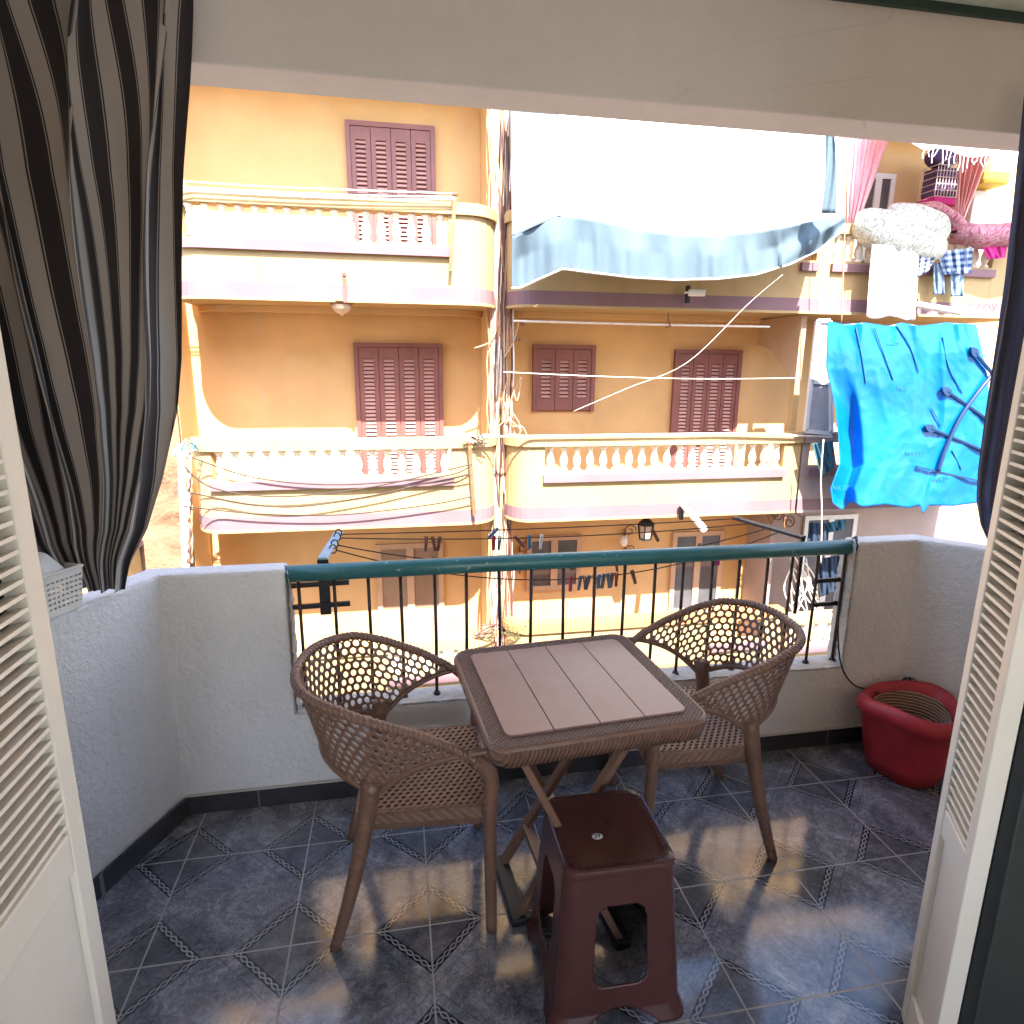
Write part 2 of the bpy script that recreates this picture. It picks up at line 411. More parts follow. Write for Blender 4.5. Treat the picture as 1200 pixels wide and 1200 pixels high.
# ================================================================== OUR BALCONY
WT = .945
LW0, LW1 = (-.83,2.255), (-1.50,.75)      # inner face of the slanting left parapet
RW0, RW1 = (2.20,2.245), (2.62,1.75)
fl = MB(); fl.prism([(-1.7,.5,0),(3.4,.5,0),(3.4,1.5,0),(2.75,1.8,0),(2.26,2.36,0),(-.9,2.36,0),(-1.65,.7,0)],(0,0,-.16),(0,0,0))
tile_struct(fl,'balcony_floor',M['tiles'])
cl = MB(); cl.box((-3,.55,2.885),(4.2,2.45,3.05)); tile_struct(cl,'ceiling',M['ceiling'])
par = thing('parapet_wall','low white stucco parapet wall around the balcony, open behind the railing','wall',(.6,2.3,0))
OX0, OX1, SZ = -.412, 1.905, .372
TH = .095
def offp(a,b,d):   # offset of segment to the outside (left of direction a->b)
    t = (Vector(b)-Vector(a)).normalized(); n = Vector((-t.y,t.x)); return n*d
YI, YO = 2.255, 2.35
inner = [Vector(p) for p in ((LW1[0]-.10,LW1[1]-.22),LW0,RW0,RW1,(2.95,.75))]
inner[1].y = inner[2].y = YI
outer = []
for i_,p_ in enumerate(inner):
    ns=[]
    for a_,b_ in ((i_-1,i_),(i_,i_+1)):
        if a_ >= 0 and b_ < len(inner):
            t_ = (inner[b_]-inner[a_]).normalized(); ns.append(Vector((-t_.y,t_.x)))
    if len(ns)==1: outer.append(p_+ns[0]*TH)
    else:
        m_ = (ns[0]+ns[1]).normalized(); outer.append(p_+m_*(TH/m_.dot(ns[0])))
# the whole parapet as one closed shell, lower under the railing
st_i = [inner[0],inner[1],Vector((OX0,YI)),Vector((OX1,YI)),inner[2],inner[3],inner[4]]
st_o = [outer[0],outer[1],Vector((OX0,YO)),Vector((OX1,YO)),outer[2],outer[3],outer[4]]
vs = []; fs = []; ID = {}
def vid(side,k,z):
    key = (side,k,z)
    if key not in ID:
        p = (st_i if side=='i' else st_o)[k]; ID[key] = len(vs); vs.append(Vector((p[0],p[1],z)))
    return ID[key]
for k in range(6):
    mid = (k == 2); top = SZ if mid else WT
    for sd_ in 'io':
        a = [vid(sd_,k,0),vid(sd_,k+1,0)]
        if k == 1: a += [vid(sd_,2,SZ)]
        a += [vid(sd_,k+1,top)]
        a += [vid(sd_,k,top)]
        if k == 3: a += [vid(sd_,3,SZ)]
        fs.append(tuple(a) if sd_=='i' else tuple(reversed(a)))
    fs.append((vid('i',k,top),vid('i',k+1,top),vid('o',k+1,top),vid('o',k,top)))
    fs.append((vid('i',k,0),vid('o',k,0),vid('o',k+1,0),vid('i',k+1,0)))
for k in (2,3): fs.append((vid('i',k,SZ),vid('o',k,SZ),vid('o',k,WT),vid('i',k,WT)))
for k in (0,6): fs.append((vid('i',k,0),vid('o',k,0),vid('o',k,WT),vid('i',k,WT)))
mb = MB(); mb.add(vs,fs); mb.build('wall_body', M['white_stucco'], par, bevel=.012)
# rough cement on sill and jambs
mb = MB(); rs = random.Random(3)
mb.grid(lambda u,v: (OX0+u*(OX1-OX0), YI-.004+v*(YO-YI+.02), SZ+.006+rs.uniform(0,.012)*(0.3 if v in(0,1) else 1)), 90, 5)
for X,sg in ((OX0,1),(OX1,-1)):
    mb.grid(lambda u,v: (X+sg*(.006+rs.uniform(0,.008)), YI+u*(YO-YI), SZ+v*(WT-SZ-.01)), 5, 40)
mb.build('rough_sill', M['concrete'], par, smooth=True)
# skirting
mb = MB(); mb.box((LW0[0]+.01,YI-.012,0),(RW0[0]-.01,YI-.002,.075))
mb.build('skirting', M['skirt'], par)
mb = MB(); n = offp(inner[1],inner[0],.010)
A,B = inner[1]+n*.2,inner[0]+n*.2
mb.prism([(A.x+.004,A.y-.012,0),(B.x,B.y,0),(B.x+n.x,B.y+n.y,0),(A.x+n.x+.004,A.y+n.y-.012,0)],(0,0,0),(0,0,.075)); mb.build('skirting', M['skirt'], par)
mb = MB(); n = offp(RW0,RW1,-.010); A,B = Vector(RW0)+n*.2,Vector(RW1)+n*.2
mb.prism([(A.x,A.y-.012,0),(B.x,B.y,0),(B.x+n.x,B.y+n.y,0),(A.x+n.x,A.y+n.y-.012,0)],(0,0,0),(0,0,.075)); mb.build('skirting', M['skirt'], par)
mb = MB(); mb.box((LW0[0]+.01,YI-.013,.0752),(RW0[0]-.01,YI-.001,.080)); mb.build('grout_line', M['concrete'], par)

# lintel beam
be = thing('lintel_beam','wide grey plaster beam across the top of the balcony opening','beam',(.6,2.3,2.51))
mb = MB(); mb.box((-2.2,2.205,2.51),(4.2,2.375,2.885)); mb.build('beam_body', M['beam_plaster'], be, bevel=.006)
mb = MB(); mb.box((-2.2,2.185,2.858),(4.2,2.204,2.884)); mb.build('trim_strip', M['green_trim'], be)

# own building: roof, room shell, lower storeys
hb = thing('house','rendered house the balcony belongs to, with the dark room behind the doors','building',(0,-2,-5.6))
mb = MB()
mb.box((-6,.55,3.052),(8,2.40,3.35)); mb.box((-6,-3.6,2.90),(8,.549,3.35)); mb.box((-6,2.25,3.352),(8,2.40,4.42))
mb.build('roof', M['ownwall'], hb)
mb = MB(); mb.box((-2.2,-3.4,-.05),(3.6,.549,.0)); mb.build('room_floor', M['roomfloor'], hb)
mb = MB()
mb.box((-2.3,-3.4,0),(-2.2,.6,2.9)); mb.box((3.6,-3.4,0),(3.7,.6,2.9)); mb.box((-2.2,-3.4,2.86),(3.6,.54,2.89))
mb.box((-6,-3.55,0),(-1.0,-3.401,2.89)); mb.box((1.9,-3.55,0),(8,-3.401,2.89)); mb.box((-.999,-3.55,0),(1.899,-3.401,.9)); mb.box((-.999,-3.55,2.4),(1.899,-3.401,2.89))  # unseen window opening in the back wall, added so daylight fills the balcony
mb.build('room_wall', M['roomwall'], hb)
mb = MB(); mb.box((-6,.6,0),(-.66,.74,2.88)); mb.box((1.62,.6,0),(8,.74,2.88)); mb.box((-.659,.6,2.35),(1.619,.74,2.88))
mb.build('front_wall', M['ownwall'], hb)
mb = MB(); mb.box((-6,-3.55,-5.6),(8,.45,-.17)); mb.build('lower_storeys', M['ownwall'], hb)

# railing
ra = thing('balcony_railing','iron balcony railing with thick teal painted top rail and thin rusty bars','railing',(.75,2.31,SZ))
mb = MB(); RY = 2.305
mb.tube([(-.425,RY,.912),(0.3,RY,.913),(1.0,RY,.912),(1.94,RY,.911)], .032, 16)
mb.build('top_rail', M['teal'], ra, smooth=True)
bars = [351,392,432,470,510,547,585,623,660,697,732,768,802,836,868,901,930,961,992]
for i,px in enumerate(bars):
    yb = 690+(630-690)*(px-350)/650+10
    x = P(px, yb, RY).x + random.uniform(-.002,.002)
    x2 = x+random.uniform(-.005,.005)
    mb = MB(); mb.tube([(x,RY,.89),((x+x2)/2+.002,RY+.001,.62),(x2,RY,SZ)], .0068, 6)
    mb.lathe([(.016,0),(.012,.012),(.006,.016)], (x2,RY,SZ+.008), 8)
    mb.build('bar', M['iron'], ra, smooth=True)

# clothesline brackets fixed to the railing
def bracket(label, x0, x1, zA, zB, armx0, armx1, armmat, pw_=.02):
    t = thing('clothesline_bracket', label, 'bracket', ((x0+x1)/2,2.33,.8), 'clothesline brackets on the railing')
    yy = RY+.022
    mb = MB(); mb.bar((x0,yy,zA),(x1,yy,zA+.004),.012,.018); mb.build('clamp_bar', M['blackiron'], t)
    mb = MB(); mb.bar((x0,yy,zB),(x1,yy,zB+.004),.012,.018); mb.build('clamp_bar', M['blackiron'], t)
    xm = armx0
    mb = MB(); mb.box((xm-pw_,yy+.008,zB-.04),(xm+pw_,yy+.016,.95)); mb.build('plate', M['blackiron'], t)
    mb = MB(); mb.bar((xm,yy+.012,.952),(armx1,2.70,.958),.035,.012); mb.build('arm', armmat, t)
    return t
br1 = bracket('black clamp bracket under the left end of the teal rail with pale blue arm', -.47,-.195,.857,.772,-.287,-.258,M['paleblue'])
br2 = bracket('black clamp bracket under the right end of the teal rail with black arm', 1.76,1.985,.755,.645,1.70,1.585,M['blackiron'],.007)
mb = MB(); mb.tube([(1.90,RY-.036,.88),(1.905,RY-.04,.93),(1.92,RY-.01,.958),(1.93,RY+.035,.93),(1.935,RY+.03,.78),(1.93,RY+.02,.65)],.006,6)
mb.build('tie_cord', M['black'], br2, smooth=True)
hook_pts = []
for k,yh in enumerate((2.40,2.47,2.58,2.64)):
    mb = MB(); c = Vector((-.262,yh,.972)); pts = []
    for i in range(13):
        a = rad(-120+i*24.5); pts.append(c+Vector((.013*math.cos(a)+.008,0,.017*math.sin(a))))
    mb.tube(pts,.0028,6); mb.build('hook', M['blackiron'], br1, smooth=True)
    hook_pts.append(c+Vector((.02,0,-.005)))
# ropes
rope_ends = [Vector((1.63,2.42,.955)),Vector((1.62,2.49,.957)),Vector((1.60,2.58,.96)),Vector((1.585,2.66,.965))]
def sag(a,b,s,t): 
    p = a.lerp(b,t); p.z -= s*4*t*(1-t); return p
sags = [.165,.12,.03,.01]
rl = ['clothesline nearest the railing between the two brackets, sagging','second clothesline out from the railing between the two brackets','third clothesline out from the railing, sagging between the brackets','outermost clothesline between the blue and black arms']
for k in range(4):
    mb = MB(); mb.tube([sag(hook_pts[k],rope_ends[k],sags[k],i/24) for i in range(25)], .0026, 5)
    tag(mb.build('clothesline', M['rope'], origin=hook_pts[k], smooth=True), rl[k], 'rope', 'clotheslines beyond the railing')
# pegs
def peg_mesh(mat):
    mb = MB()
    mb.bar((-.0045,0,.012),(-.0025,0,-.052),.009,.006,up=(1,0,0)); mb.bar((.0045,0,.012),(.0025,0,-.052),.009,.006,up=(1,0,0))
    mb.tube([(-.008,0,-.012),(.008,0,-.012)],.0035,6)
    return mb
pegdefs = [ # (rope, t, colour, tilt)
 (2,.19,'brownpeg',.1),(2,.205,'brownpeg',-.2),(2,.22,'brownpeg',.15),(1,.20,'brownpeg',.25),
 (2,.345,'redpeg',0),(2,.36,'bluepeg',.1),(2,.40,'brownpeg',-.7),(2,.43,'bluepeg',0),(2,.46,'whitepeg',.1),
 (0,.50,'redpeg',0.1),(0,.522,'greypeg',.1),(0,.532,'greypeg',-.1),(0,.542,'greypeg',.2),(0,.555,'greypeg',-.5),(0,.566,'bluepeg',.0),(0,.577,'greypeg',.15),(0,.587,'greypeg',-.1),(0,.597,'greypeg',.1),(0,.607,'redpeg',0),
 (0,.645,'brownpeg',-.3),(1,.535,'brownpeg',1.0),(1,.62,'brownpeg',-.2),(2,.74,'brownpeg',-.5),(1,.83,'brownpeg',-.4),(0,.845,'pinkpeg',0),(0,.855,'pinkpeg',.1),(3,.36,'bluepeg',.9)]
protos = {}
cname = {'brownpeg':'brown wooden','redpeg':'red','greypeg':'grey','bluepeg':'blue','whitepeg':'white','pinkpeg':'magenta'}
plab = {'greypeg':'one of the grey pegs bunched together on the clothesline','brownpeg':'brown wooden clothes peg clipped on a clothesline','redpeg':'dark red clothes peg clipped on a clothesline','bluepeg':'blue clothes peg clipped on a clothesline','pinkpeg':'one of two magenta pegs near the right end of the line','whitepeg':'single white clothes peg on the line, left of the grey bunch'}
for (r,t,cn,tl) in pegdefs:
    p = sag(hook_pts[r],rope_ends[r],sags[r],t)
    if cn not in protos:
        o = peg_mesh(cn).build('clothes_peg', M[cn], origin=(0,0,0)); protos[cn] = o
    else:
        o = protos[cn].copy(); COL.objects.link(o)
    o.location = p; o.rotation_euler = (random.uniform(-.15,.15), tl, random.uniform(-.5,.5))
    tag(o, plab[cn], 'clothes peg', cname[cn]+' clothes pegs on the lines' if cn!='whitepeg' else None)

# cord from the railing to the tub
mb = MB(); pts = [P(985,690,2.27),P(982,740,2.25),P(986,780,2.24),P(1000,802,2.23),P(1018,808,2.22),PZ(1030,812,.30)]
def smoothpts(pts, k=6):
    out = []; n = len(pts)
    for i in range(n-1):
        p0,p1,p2,p3 = pts[max(i-1,0)],pts[i],pts[i+1],pts[min(i+2,n-1)]
        for j in range(k):
            t = j/k; out.append(.5*((2*p1)+(p2-p0)*t+(2*p0-5*p1+4*p2-p3)*t*t+(3*p1-p0-3*p2+p3)*t**3))
    out.append(pts[-1]); return out
mb.tube(smoothpts(pts),.0035,6); tag(mb.build('cord', M['black'], origin=pts[0], smooth=True),'thin black cord hanging from the railing down to the red tub','cord')

# ---------------------------------------------------------------- tub
tc = Vector((2.075,2.035,0))
tb = thing('laundry_tub','red plastic tub lined with coiled wicker in the right corner of the balcony','tub',tc)
mb = MB(); n = 40
def lath(prof, wob=0):
    mb = MB(); o = 0
    vs=[];fs=[]
    for i,(r,z) in enumerate(prof):
        for k in range(n):
            a = 2*PI*k/n; rr = r*(1+wob*math.sin(3*a+1)+wob*.6*math.sin(5*a)); vs.append(tc+Vector((.915*rr*math.cos(a),.915*rr*math.sin(a),z*1.10+wob*.4*math.sin(2*a+.5)*(z>.15))))
    for i in range(len(prof)-1):
        for k in range(n): fs.append((i*n+k,i*n+(k+1)%n,(i+1)*n+(k+1)%n,(i+1)*n+k))
    fs.append(tuple(reversed(range(n))))
    mb.add(vs,fs); return mb
lath([(.13,.004),(.152,.006),(.165,.06),(.182,.16),(.195,.225),(.212,.235),(.216,.25),(.212,.272),(.195,.288),(.170,.285),(.155,.262),(.148,.225)],.045).build('tub_body', M['redplastic'], tb, smooth=True)
lath([(.09,.02),(.118,.03),(.13,.10),(.14,.18),(.149,.262)],.02).build('wicker_lining', M['wicker'], tb, smooth=True, solid=.004)
mb = MB(); kc = tc+Vector((.10,.15,.305))
for k in range(3):
    pts = [kc+Vector((.022*math.cos(a+k)+.006*k, .012*math.sin(a*1.3), .016*math.sin(a+k*1.4)+.008)) for a in [i*2*PI/14 for i in range(15)]]
    mb.tube(pts,.003,5)
mb.build('wire_tie', M['black'], tb, smooth=True)

# ---------------------------------------------------------------- chair
def rim_pt(s):            # s in [-1,1]: -1 tip of the arm at -y, 0 middle of the back, 1 tip of the arm at +y
    a = abs(s); sg = -1 if s < 0 else 1
    if a < .5:            # rounded back
        g = a/.5*PI/2; x = -.055-.25*math.cos(g); y = .262*math.sin(g)**.85
    else:
        t = (a-.5)/.5; x = -.055+t*.31; y = .262-.02*t*t
    xs = [-.31,-.26,-.165,-.06,.05,.14,.20,.26]; zs = [.785,.783,.772,.735,.690,.640,.592,.50]
    for i in range(7):
        if x <= xs[i+1] or i == 6:
            f = (x-xs[i])/(xs[i+1]-xs[i]); f = max(0,min(1,f)); f0 = f; z = zs[i]+(zs[i+1]-zs[i])*f0; break
    return Vector((x,sg*y,z))
def low_z(s):
    a = abs(s)
    # rear leg tops at a=.42; arches between
    if a < .42:
        return .485+.075*math.cos(a/.42*PI/2)**.8
    t = (a-.42)/.58
    return min(.475+.145*math.sin(min(1,t*1.15)*PI/2)**.75, .62)
def shell_pt(s, d):       # d metres below the rim, measured down
    p = rim_pt(s); q = p.copy(); q.z -= d
    k = max(0,min(1,d/.30))
    q.x = p.x + (0.05-p.x)*.22*k*(1 if p.x<.05 else .3); q.y = p.y*(1-.22*k)
    return q
def make_chair(label):
    t = thing('rattan_armchair', label, 'chair', (0,0,0), 'brown rattan armchairs at the table')
    # shell with real holes
    L = 1.36; pitch = .0275; rh = .0103
    ns = int(L/pitch); rows = 14; mb = MB()
    dy = pitch*.88
    def dmax(s): return rim_pt(s).z-low_z(s)
    idx = {}
    for r in range(rows):
        for i in range(ns):
            sc_ = -L/2+(i+.5+(.5 if r%2 else 0))*pitch; dc = .012+(r+.5)*dy
            s0 = sc_/(L/2)
            if abs(s0) > .985: continue
            mx = dmax(s0)
            if dc-dy*.62 > mx: continue
            hexo=[]; circ=[]
            full = dc+rh*1.1 < mx and abs(s0)<.955
            for k in range(6):
                a = PI/6+k*PI/3
                hs = (sc_+pitch*.5774*math.cos(a))/(L/2); hd = dc+dy*.6667*math.sin(a)
                hs = max(-1,min(1,hs)); hd = max(0,min(hd,dmax(hs)+.002))
                hexo.append((hs,hd))
            hexo2=[]
            for k in range(6):
                a0=hexo[k]; b0=hexo[(k+1)%6]; hexo2 += [a0, ((a0[0]+b0[0])/2,(a0[1]+b0[1])/2)]
            vs=[shell_pt(*h) for h in hexo2]
            if full:
                for k in range(12):
                    a = PI/6+k*PI/6
                    vs.append(shell_pt((sc_+rh*math.cos(a))/(L/2), dc+rh*math.sin(a)))
                mb.add(vs,[(k,(k+1)%12,12+(k+1)%12,12+k) for k in range(12)])
            else:
                mb.add(vs,[tuple(range(12))])
    mb.build('backrest', M['rattan_smooth'], t, origin=(0,0,0), solid=.0055)
    # rim rope: two twisted strands
    mb = MB(); N = 110
    base = [rim_pt(-1+2*i/N) for i in range(N+1)]
    mb.tube(base,.0125,8)
    for ph in (0,PI):
        pts=[]
        for i in range(N*4+1):
            s = -1+2*i/(N*4); p = rim_pt(s); a = ph+s*150
            nrm = Vector((p.x+.02,p.y,0)).normalized(); pts.append(p+nrm*math.cos(a)*.007+Vector((0,0,1))*math.sin(a)*.007)
        mb.tube(pts,.0085,6)
    mb.build('rim', M['rattan_smooth'], t, origin=(0,0,0), smooth=True)
    mb = MB()
    for s0,s1 in ((-.99,-.42),(-.42,.42),(.42,.99)):
        pts=[]
        for i in range(31):
            s = s0+(s1-s0)*i/30; pts.append(shell_pt(s, rim_pt(s).z-low_z(s)))
        mb.tube(pts,.0095,7)
    mb.build('lower_edge', M['rattan_smooth'], t, origin=(0,0,0), smooth=True)
    # seat lattice
    mb = MB(); zs = .425; x0,x1,yh = -.135,.25,.212
    px_ = .0215; r = 0
    def half(x): return yh-.02*max(0,(-x-.02)/.17)
    y = -yh+.012
    def seatz(x,y): return zs-.012*(1-(y/yh)**2)*(1-((x-.03)/.22)**2)
    row=0
    while y < yh-.008:
        x = x0+.012+(px_*.5 if row%2 else 0)
        while x < x1-.008:
            hexo=[]
            for k in range(6):
                a = PI/6+k*PI/3; hexo.append((x+px_*.5774*math.cos(a), y+px_*.5774*math.sin(a)))
            h2=[]
            for k in range(6):
                a0=hexo[k];b0=hexo[(k+1)%6]; h2+=[a0,((a0[0]+b0[0])/2,(a0[1]+b0[1])/2)]
            vs=[(px,py,seatz(px,py)) for px,py in h2]
            for k in range(12):
                a = PI/6+k*PI/6; cx = .0078*math.cos(a); cy=.0050*math.sin(a); c_,s_=math.cos(.6),math.sin(.6)
                vs.append((x+cx*c_-cy*s_, y+cx*s_+cy*c_, seatz(x,y)))
            mb.add(vs,[(k,(k+1)%12,12+(k+1)%12,12+k) for k in range(12)])
            x += px_
        y += px_*.866; row += 1
    mb.build('seat', M['rattan_smooth'], t, origin=(0,0,0), solid=.008)
    mb = MB()
    cor=[(x0,-yh+.015),(x1-.03,-yh),(x1,-yh+.03),(x1,yh-.03),(x1-.03,yh),(x0,yh-.015)]
    o=[]
    for zt,ins in ((zs+.004,.004),(zs,-.004),(zs-.035,-.006),(zs-.062,.004),(zs-.062,.02),(zs-.004,.02)):
        o.append([(c[0]+(-ins if c[0]>0 else ins), c[1]+(ins if c[1]<0 else -ins), zt) for c in cor])
    vs=[v for ring in o for v in ring]; fs=[]
    for i in range(6):
        for k in range(6): fs.append((i*6+k,i*6+(k+1)%6,((i+1)%6)*6+(k+1)%6,((i+1)%6)*6+k))
    mb.add(vs,fs); mb.build('seat_apron', M['rattan'], t, origin=(0,0,0))
    # legs
    for sg in (-1,1):
        tip = rim_pt(sg*1.0)
        pts = smoothpts([Vector((.245,sg*.222,0)),Vector((.242,sg*.224,.20)),Vector((.240,sg*.228,.40)),Vector((.243,sg*.236,.52)),Vector((.225,sg*.243,.575)),rim_pt(sg*.90)],5)
        m = len(pts); mb = MB(); mb.tube(pts,[.0165+.006*min(1,i/(m*.6)) for i in range(m)],10); mb.build('leg', M['rattan'], t, origin=(0,0,0), smooth=True)
        lowp = shell_pt(sg*.42, rim_pt(sg*.42).z-low_z(sg*.42)-.03)
        lv = Vector((lowp.x,lowp.y,lowp.z+.03)); ft = Vector((-.213,sg*.222,0)); pts = [ft.lerp(lv,i/20)+Vector((.012*math.sin(PI*i/20),0,0)) for i in range(21)]
        m = len(pts); mb = MB(); mb.tube(pts,[.0165+.012*(i/m) for i in range(m)],10); mb.build('leg', M['rattan'], t, origin=(0,0,0), smooth=True)
    return t
ch = make_chair('brown rattan armchair on the left of the table, back towards the left wall')
ch.location = (-.005,1.785,0); ch.rotation_euler = (0,0,rad(-2))
ch2 = dup(ch, (1.04,1.905,0), rad(180-5), 'brown rattan armchair right of the table, back towards the red tub')

# ---------------------------------------------------------------- table
TC = Vector((.493,1.695,0)); TR = rad(4.5)
tbl = thing('folding_table','square brown plastic table with woven border and four plank lines on top','table',(0,0,0))
def rrect(hx,hy,r,n=6):
    pts=[]
    for cx,cy,a0 in ((hx-r,hy-r,0),(-hx+r,hy-r,90),(-hx+r,-hy+r,180),(hx-r,-hy+r,270)):
        for i in range(n+1):
            a = rad(a0+90*i/n); pts.append((cx+r*math.cos(a),cy+r*math.sin(a)))
    return pts
def loft(rings, closed_top=True, closed_bot=False):
    mb = MB(); n = len(rings[0]); vs=[v for r in rings for v in r]; fs=[]
    for i in range(len(rings)-1):
        for k in range(n): fs.append((i*n+k,i*n+(k+1)%n,(i+1)*n+(k+1)%n,(i+1)*n+k))
    if closed_top: fs.append(tuple((len(rings)-1)*n+k for k in range(n)))
    if closed_bot: fs.append(tuple(reversed(range(n))))
    mb.add(vs,fs); return mb
def ring(hx,hy,r,z,n=6): return [(x,y,z) for x,y in rrect(hx,hy,r,n)]
hx,hy = .312,.295
loft([ring(hx-.055,hy-.055,.03,.7205),ring(hx-.006,hy-.006,.05,.7205)],False).build('woven_border',M['woven'],tbl,origin=(0,0,0))
loft([ring(hx-.008,hy-.008,.048,.72),ring(hx-.004,hy-.004,.052,.7235),ring(hx,hy,.055,.718),ring(hx+.003,hy+.003,.056,.712)],False).build('edge_bead',M['rattan_smooth'],tbl,origin=(0,0,0),smooth=True)
loft([ring(hx-.012,hy-.012,.05,.662),ring(hx-.008,hy-.008,.053,.66),ring(hx+.001,hy+.001,.055,.69),ring(hx+.0035,hy+.0035,.056,.711)],False).build('apron',M['fluted'],tbl,origin=(0,0,0),smooth=True)
px0 = -(hx-.05)
pw = 2*(hx-.05)/4
for k in range(4):
    a = px0+k*pw; mb = MB()
    r4 = .022
    pts=[]
    x0,x1,y0,y1 = a+.0012,a+pw-.0012,-(hy-.05),hy-.05
    pts=[(x0,y0),(x1,y0),(x1,y1),(x0,y1)]
    if k==0: pts=[(x0+r4*(1-math.sin(g)),y0+r4*(1-math.cos(g))) for g in [rad(90-i*18) for i in range(6)]]+[(x1,y0),(x1,y1)]+[(x0+r4*(1-math.sin(g)),y1-r4*(1-math.cos(g))) for g in [rad(i*18) for i in range(6)]]
    if k==3: pts=[(x0,y0)]+[(x1-r4*(1-math.sin(g)),y0+r4*(1-math.cos(g))) for g in [rad(i*18) for i in range(6)]]+[(x1-r4*(1-math.sin(g)),y1-r4*(1-math.cos(g))) for g in [rad(90-i*18) for i in range(6)]]+[(x0,y1)]
    mb.prism([(p[0],p[1],0) for p in pts],(0,0,.712),(0,0,.7265)); mb.build('plank',M['planks'],tbl,origin=(0,0,0),bevel=.001)
mb = MB(); mb.box((-(hx-.05),-(hy-.05),.70),(hx-.05,hy-.05,.7115)); mb.build('underside',M['rattan_smooth'],tbl,origin=(0,0,0))
# two nested folding frames crossing each other
for sg in (-1,1):
    for (xa,xb,yy) in ((-.222,.085,.255),(.215,-.185,.105)):
        mb = MB(); mb.bar((xa,sg*yy,.66),(xb,sg*yy,.012),.034,.020,up=(1,0,0)); mb.build('leg',M['rattan_smooth'],tbl,origin=(0,0,0),bevel=.003)
for xx,hw in ((.085,.285),(-.185,.135)):
    mb = MB(); mb.bar((xx,-hw,.014),(xx,hw,.014),.050,.028); mb.build('foot',M['black'],tbl,origin=(0,0,0),bevel=.006)
for xx,z,hw in ((-.222,.645,.25),(.215,.645,.10),(.02,.15,.25),(-.10,.15,.10)):
    mb = MB(); mb.bar((xx,-hw,z),(xx,hw,z),.03,.022); mb.build('cross_bar',M['rattan_smooth'],tbl,origin=(0,0,0))
tbl.location = TC; tbl.rotation_euler = (0,0,TR)

# ---------------------------------------------------------------- stool
st = thing('plastic_stool','small dark maroon plastic stool in front of the table','stool',(0,0,0))
N4 = 14; SH = .45
def sring(h,r,z,m=8):   # square ring with m segments per side and 4 per corner
    pts=[]
    for q in range(4):
        a0 = q*90
        c,s = math.cos(rad(a0)),math.sin(rad(a0))
        loc=[]
        for i in range(m): loc.append((h,-(h-r)+2*(h-r)*i/m))
        for i in range(4): g = rad(90*i/4); loc.append((h-r+r*math.cos(g),h-r+r*math.sin(g)))
        pts += [(x*c-y*s,x*s+y*c,z) for x,y in loc]
    return pts
mS = 56; per = mS+4
zl = [.43*i/86 for i in range(87)]
rings=[]
for z in zl:
    h = .172-.030*(z/.43); 
    if z < .04: h += .012*(1-z/.04)
    rings.append(sring(h,.035,z,mS))
mb = MB(); n = len(rings[0]); vs=[v for r in rings for v in r]; fs=[]
for i in range(len(zl)-1):
    zc = (zl[i]+zl[i+1])/2
    for k in range(n):
        q = k%per
        t = (q+.5)/mS*2-1 if q < mS else 9
        hole = False
        if abs(t) < 2:
            # window with rounded corners
            if .115 < zc < .345:
                lim = .56
                e = min(zc-.115,.345-zc)
                if e < .04: lim -= .24*(1-math.sqrt(max(0,1-(1-e/.04)**2)))
                hole = abs(t) < lim
            # foot arch
            if zc < .05*(1-(abs(t)/.75)**2): hole = True
        if not hole: fs.append((i*n+k,i*n+(k+1)%n,(i+1)*n+(k+1)%n,(i+1)*n+k))
mb.add(vs,fs); mb.build('body',M['stool'],st,origin=(0,0,0),smooth=True,solid=.005)
top=[sring(.145,.035,.425,mS),sring(.1465,.035,.438,mS),sring(.144,.034,.447,mS),sring(.139,.032,.450,mS),sring(.121,.026,.4495,mS),sring(.119,.026,.4485,mS)]
loft(top).build('seat',M['stool'],st,origin=(0,0,0),smooth=False,auto=30)
mb = MB()
for q in range(4):
    c,s = math.cos(q*PI/2),math.sin(q*PI/2)
    for i in range(17):
        y = -.112+.224*i/16
        for xx in (.1275,):
            p=[]
            for dx,dy in ((-.004,-.0045),(.003,-.0025),(.004,.0035),(-.003,.0025)): 
                X,Y=xx+dx,y+dy; p.append((X*c-Y*s,X*s+Y*c,0))
            mb.prism(p,(0,0,.449),(0,0,.4508))
mb.build('stitched_edge',M['stool_mark'],st,origin=(0,0,0))
mb = MB(); mb.lathe([(.010,.4486),(.011,.4492),(.006,.4492),(.005,.4487)],(.008,.012,0),14); mb.build('centre_hole',M['stool_mark'],st,origin=(0,0,0))
def text_mesh(s, size, ext=.0005):
    cu = bpy.data.curves.new('lettering','FONT'); cu.body = s; cu.size = size; cu.align_x='CENTER'; cu.align_y='CENTER'; cu.extrude = ext
    to = bpy.data.objects.new('lettering', cu); COL.objects.link(to)
    dg = bpy.context.evaluated_depsgraph_get(); me = bpy.data.meshes.new_from_object(to.evaluated_get(dg))
    bpy.data.objects.remove(to); bpy.data.curves.remove(cu)
    return me
mb = MB(); mb.lathe([(.0145,.4488),(.0145,.4493),(0.0,.4493)],(-.032,-.03,0),20,(1,.75)); sk = mb.build('sticker',M['whitepeg'],st,origin=(0,0,0))
me = text_mesh('59', .018); me.materials.clear(); me.materials.append(M['black'])
to = bpy.data.objects.new('sticker_number', me); COL.objects.link(to); to.parent = sk; to.location = (-.032,-.03,.4497); to['_o']=[0,0,0]
st.location = (.518,1.392,0); st.rotation_euler = (0,0,rad(-1))

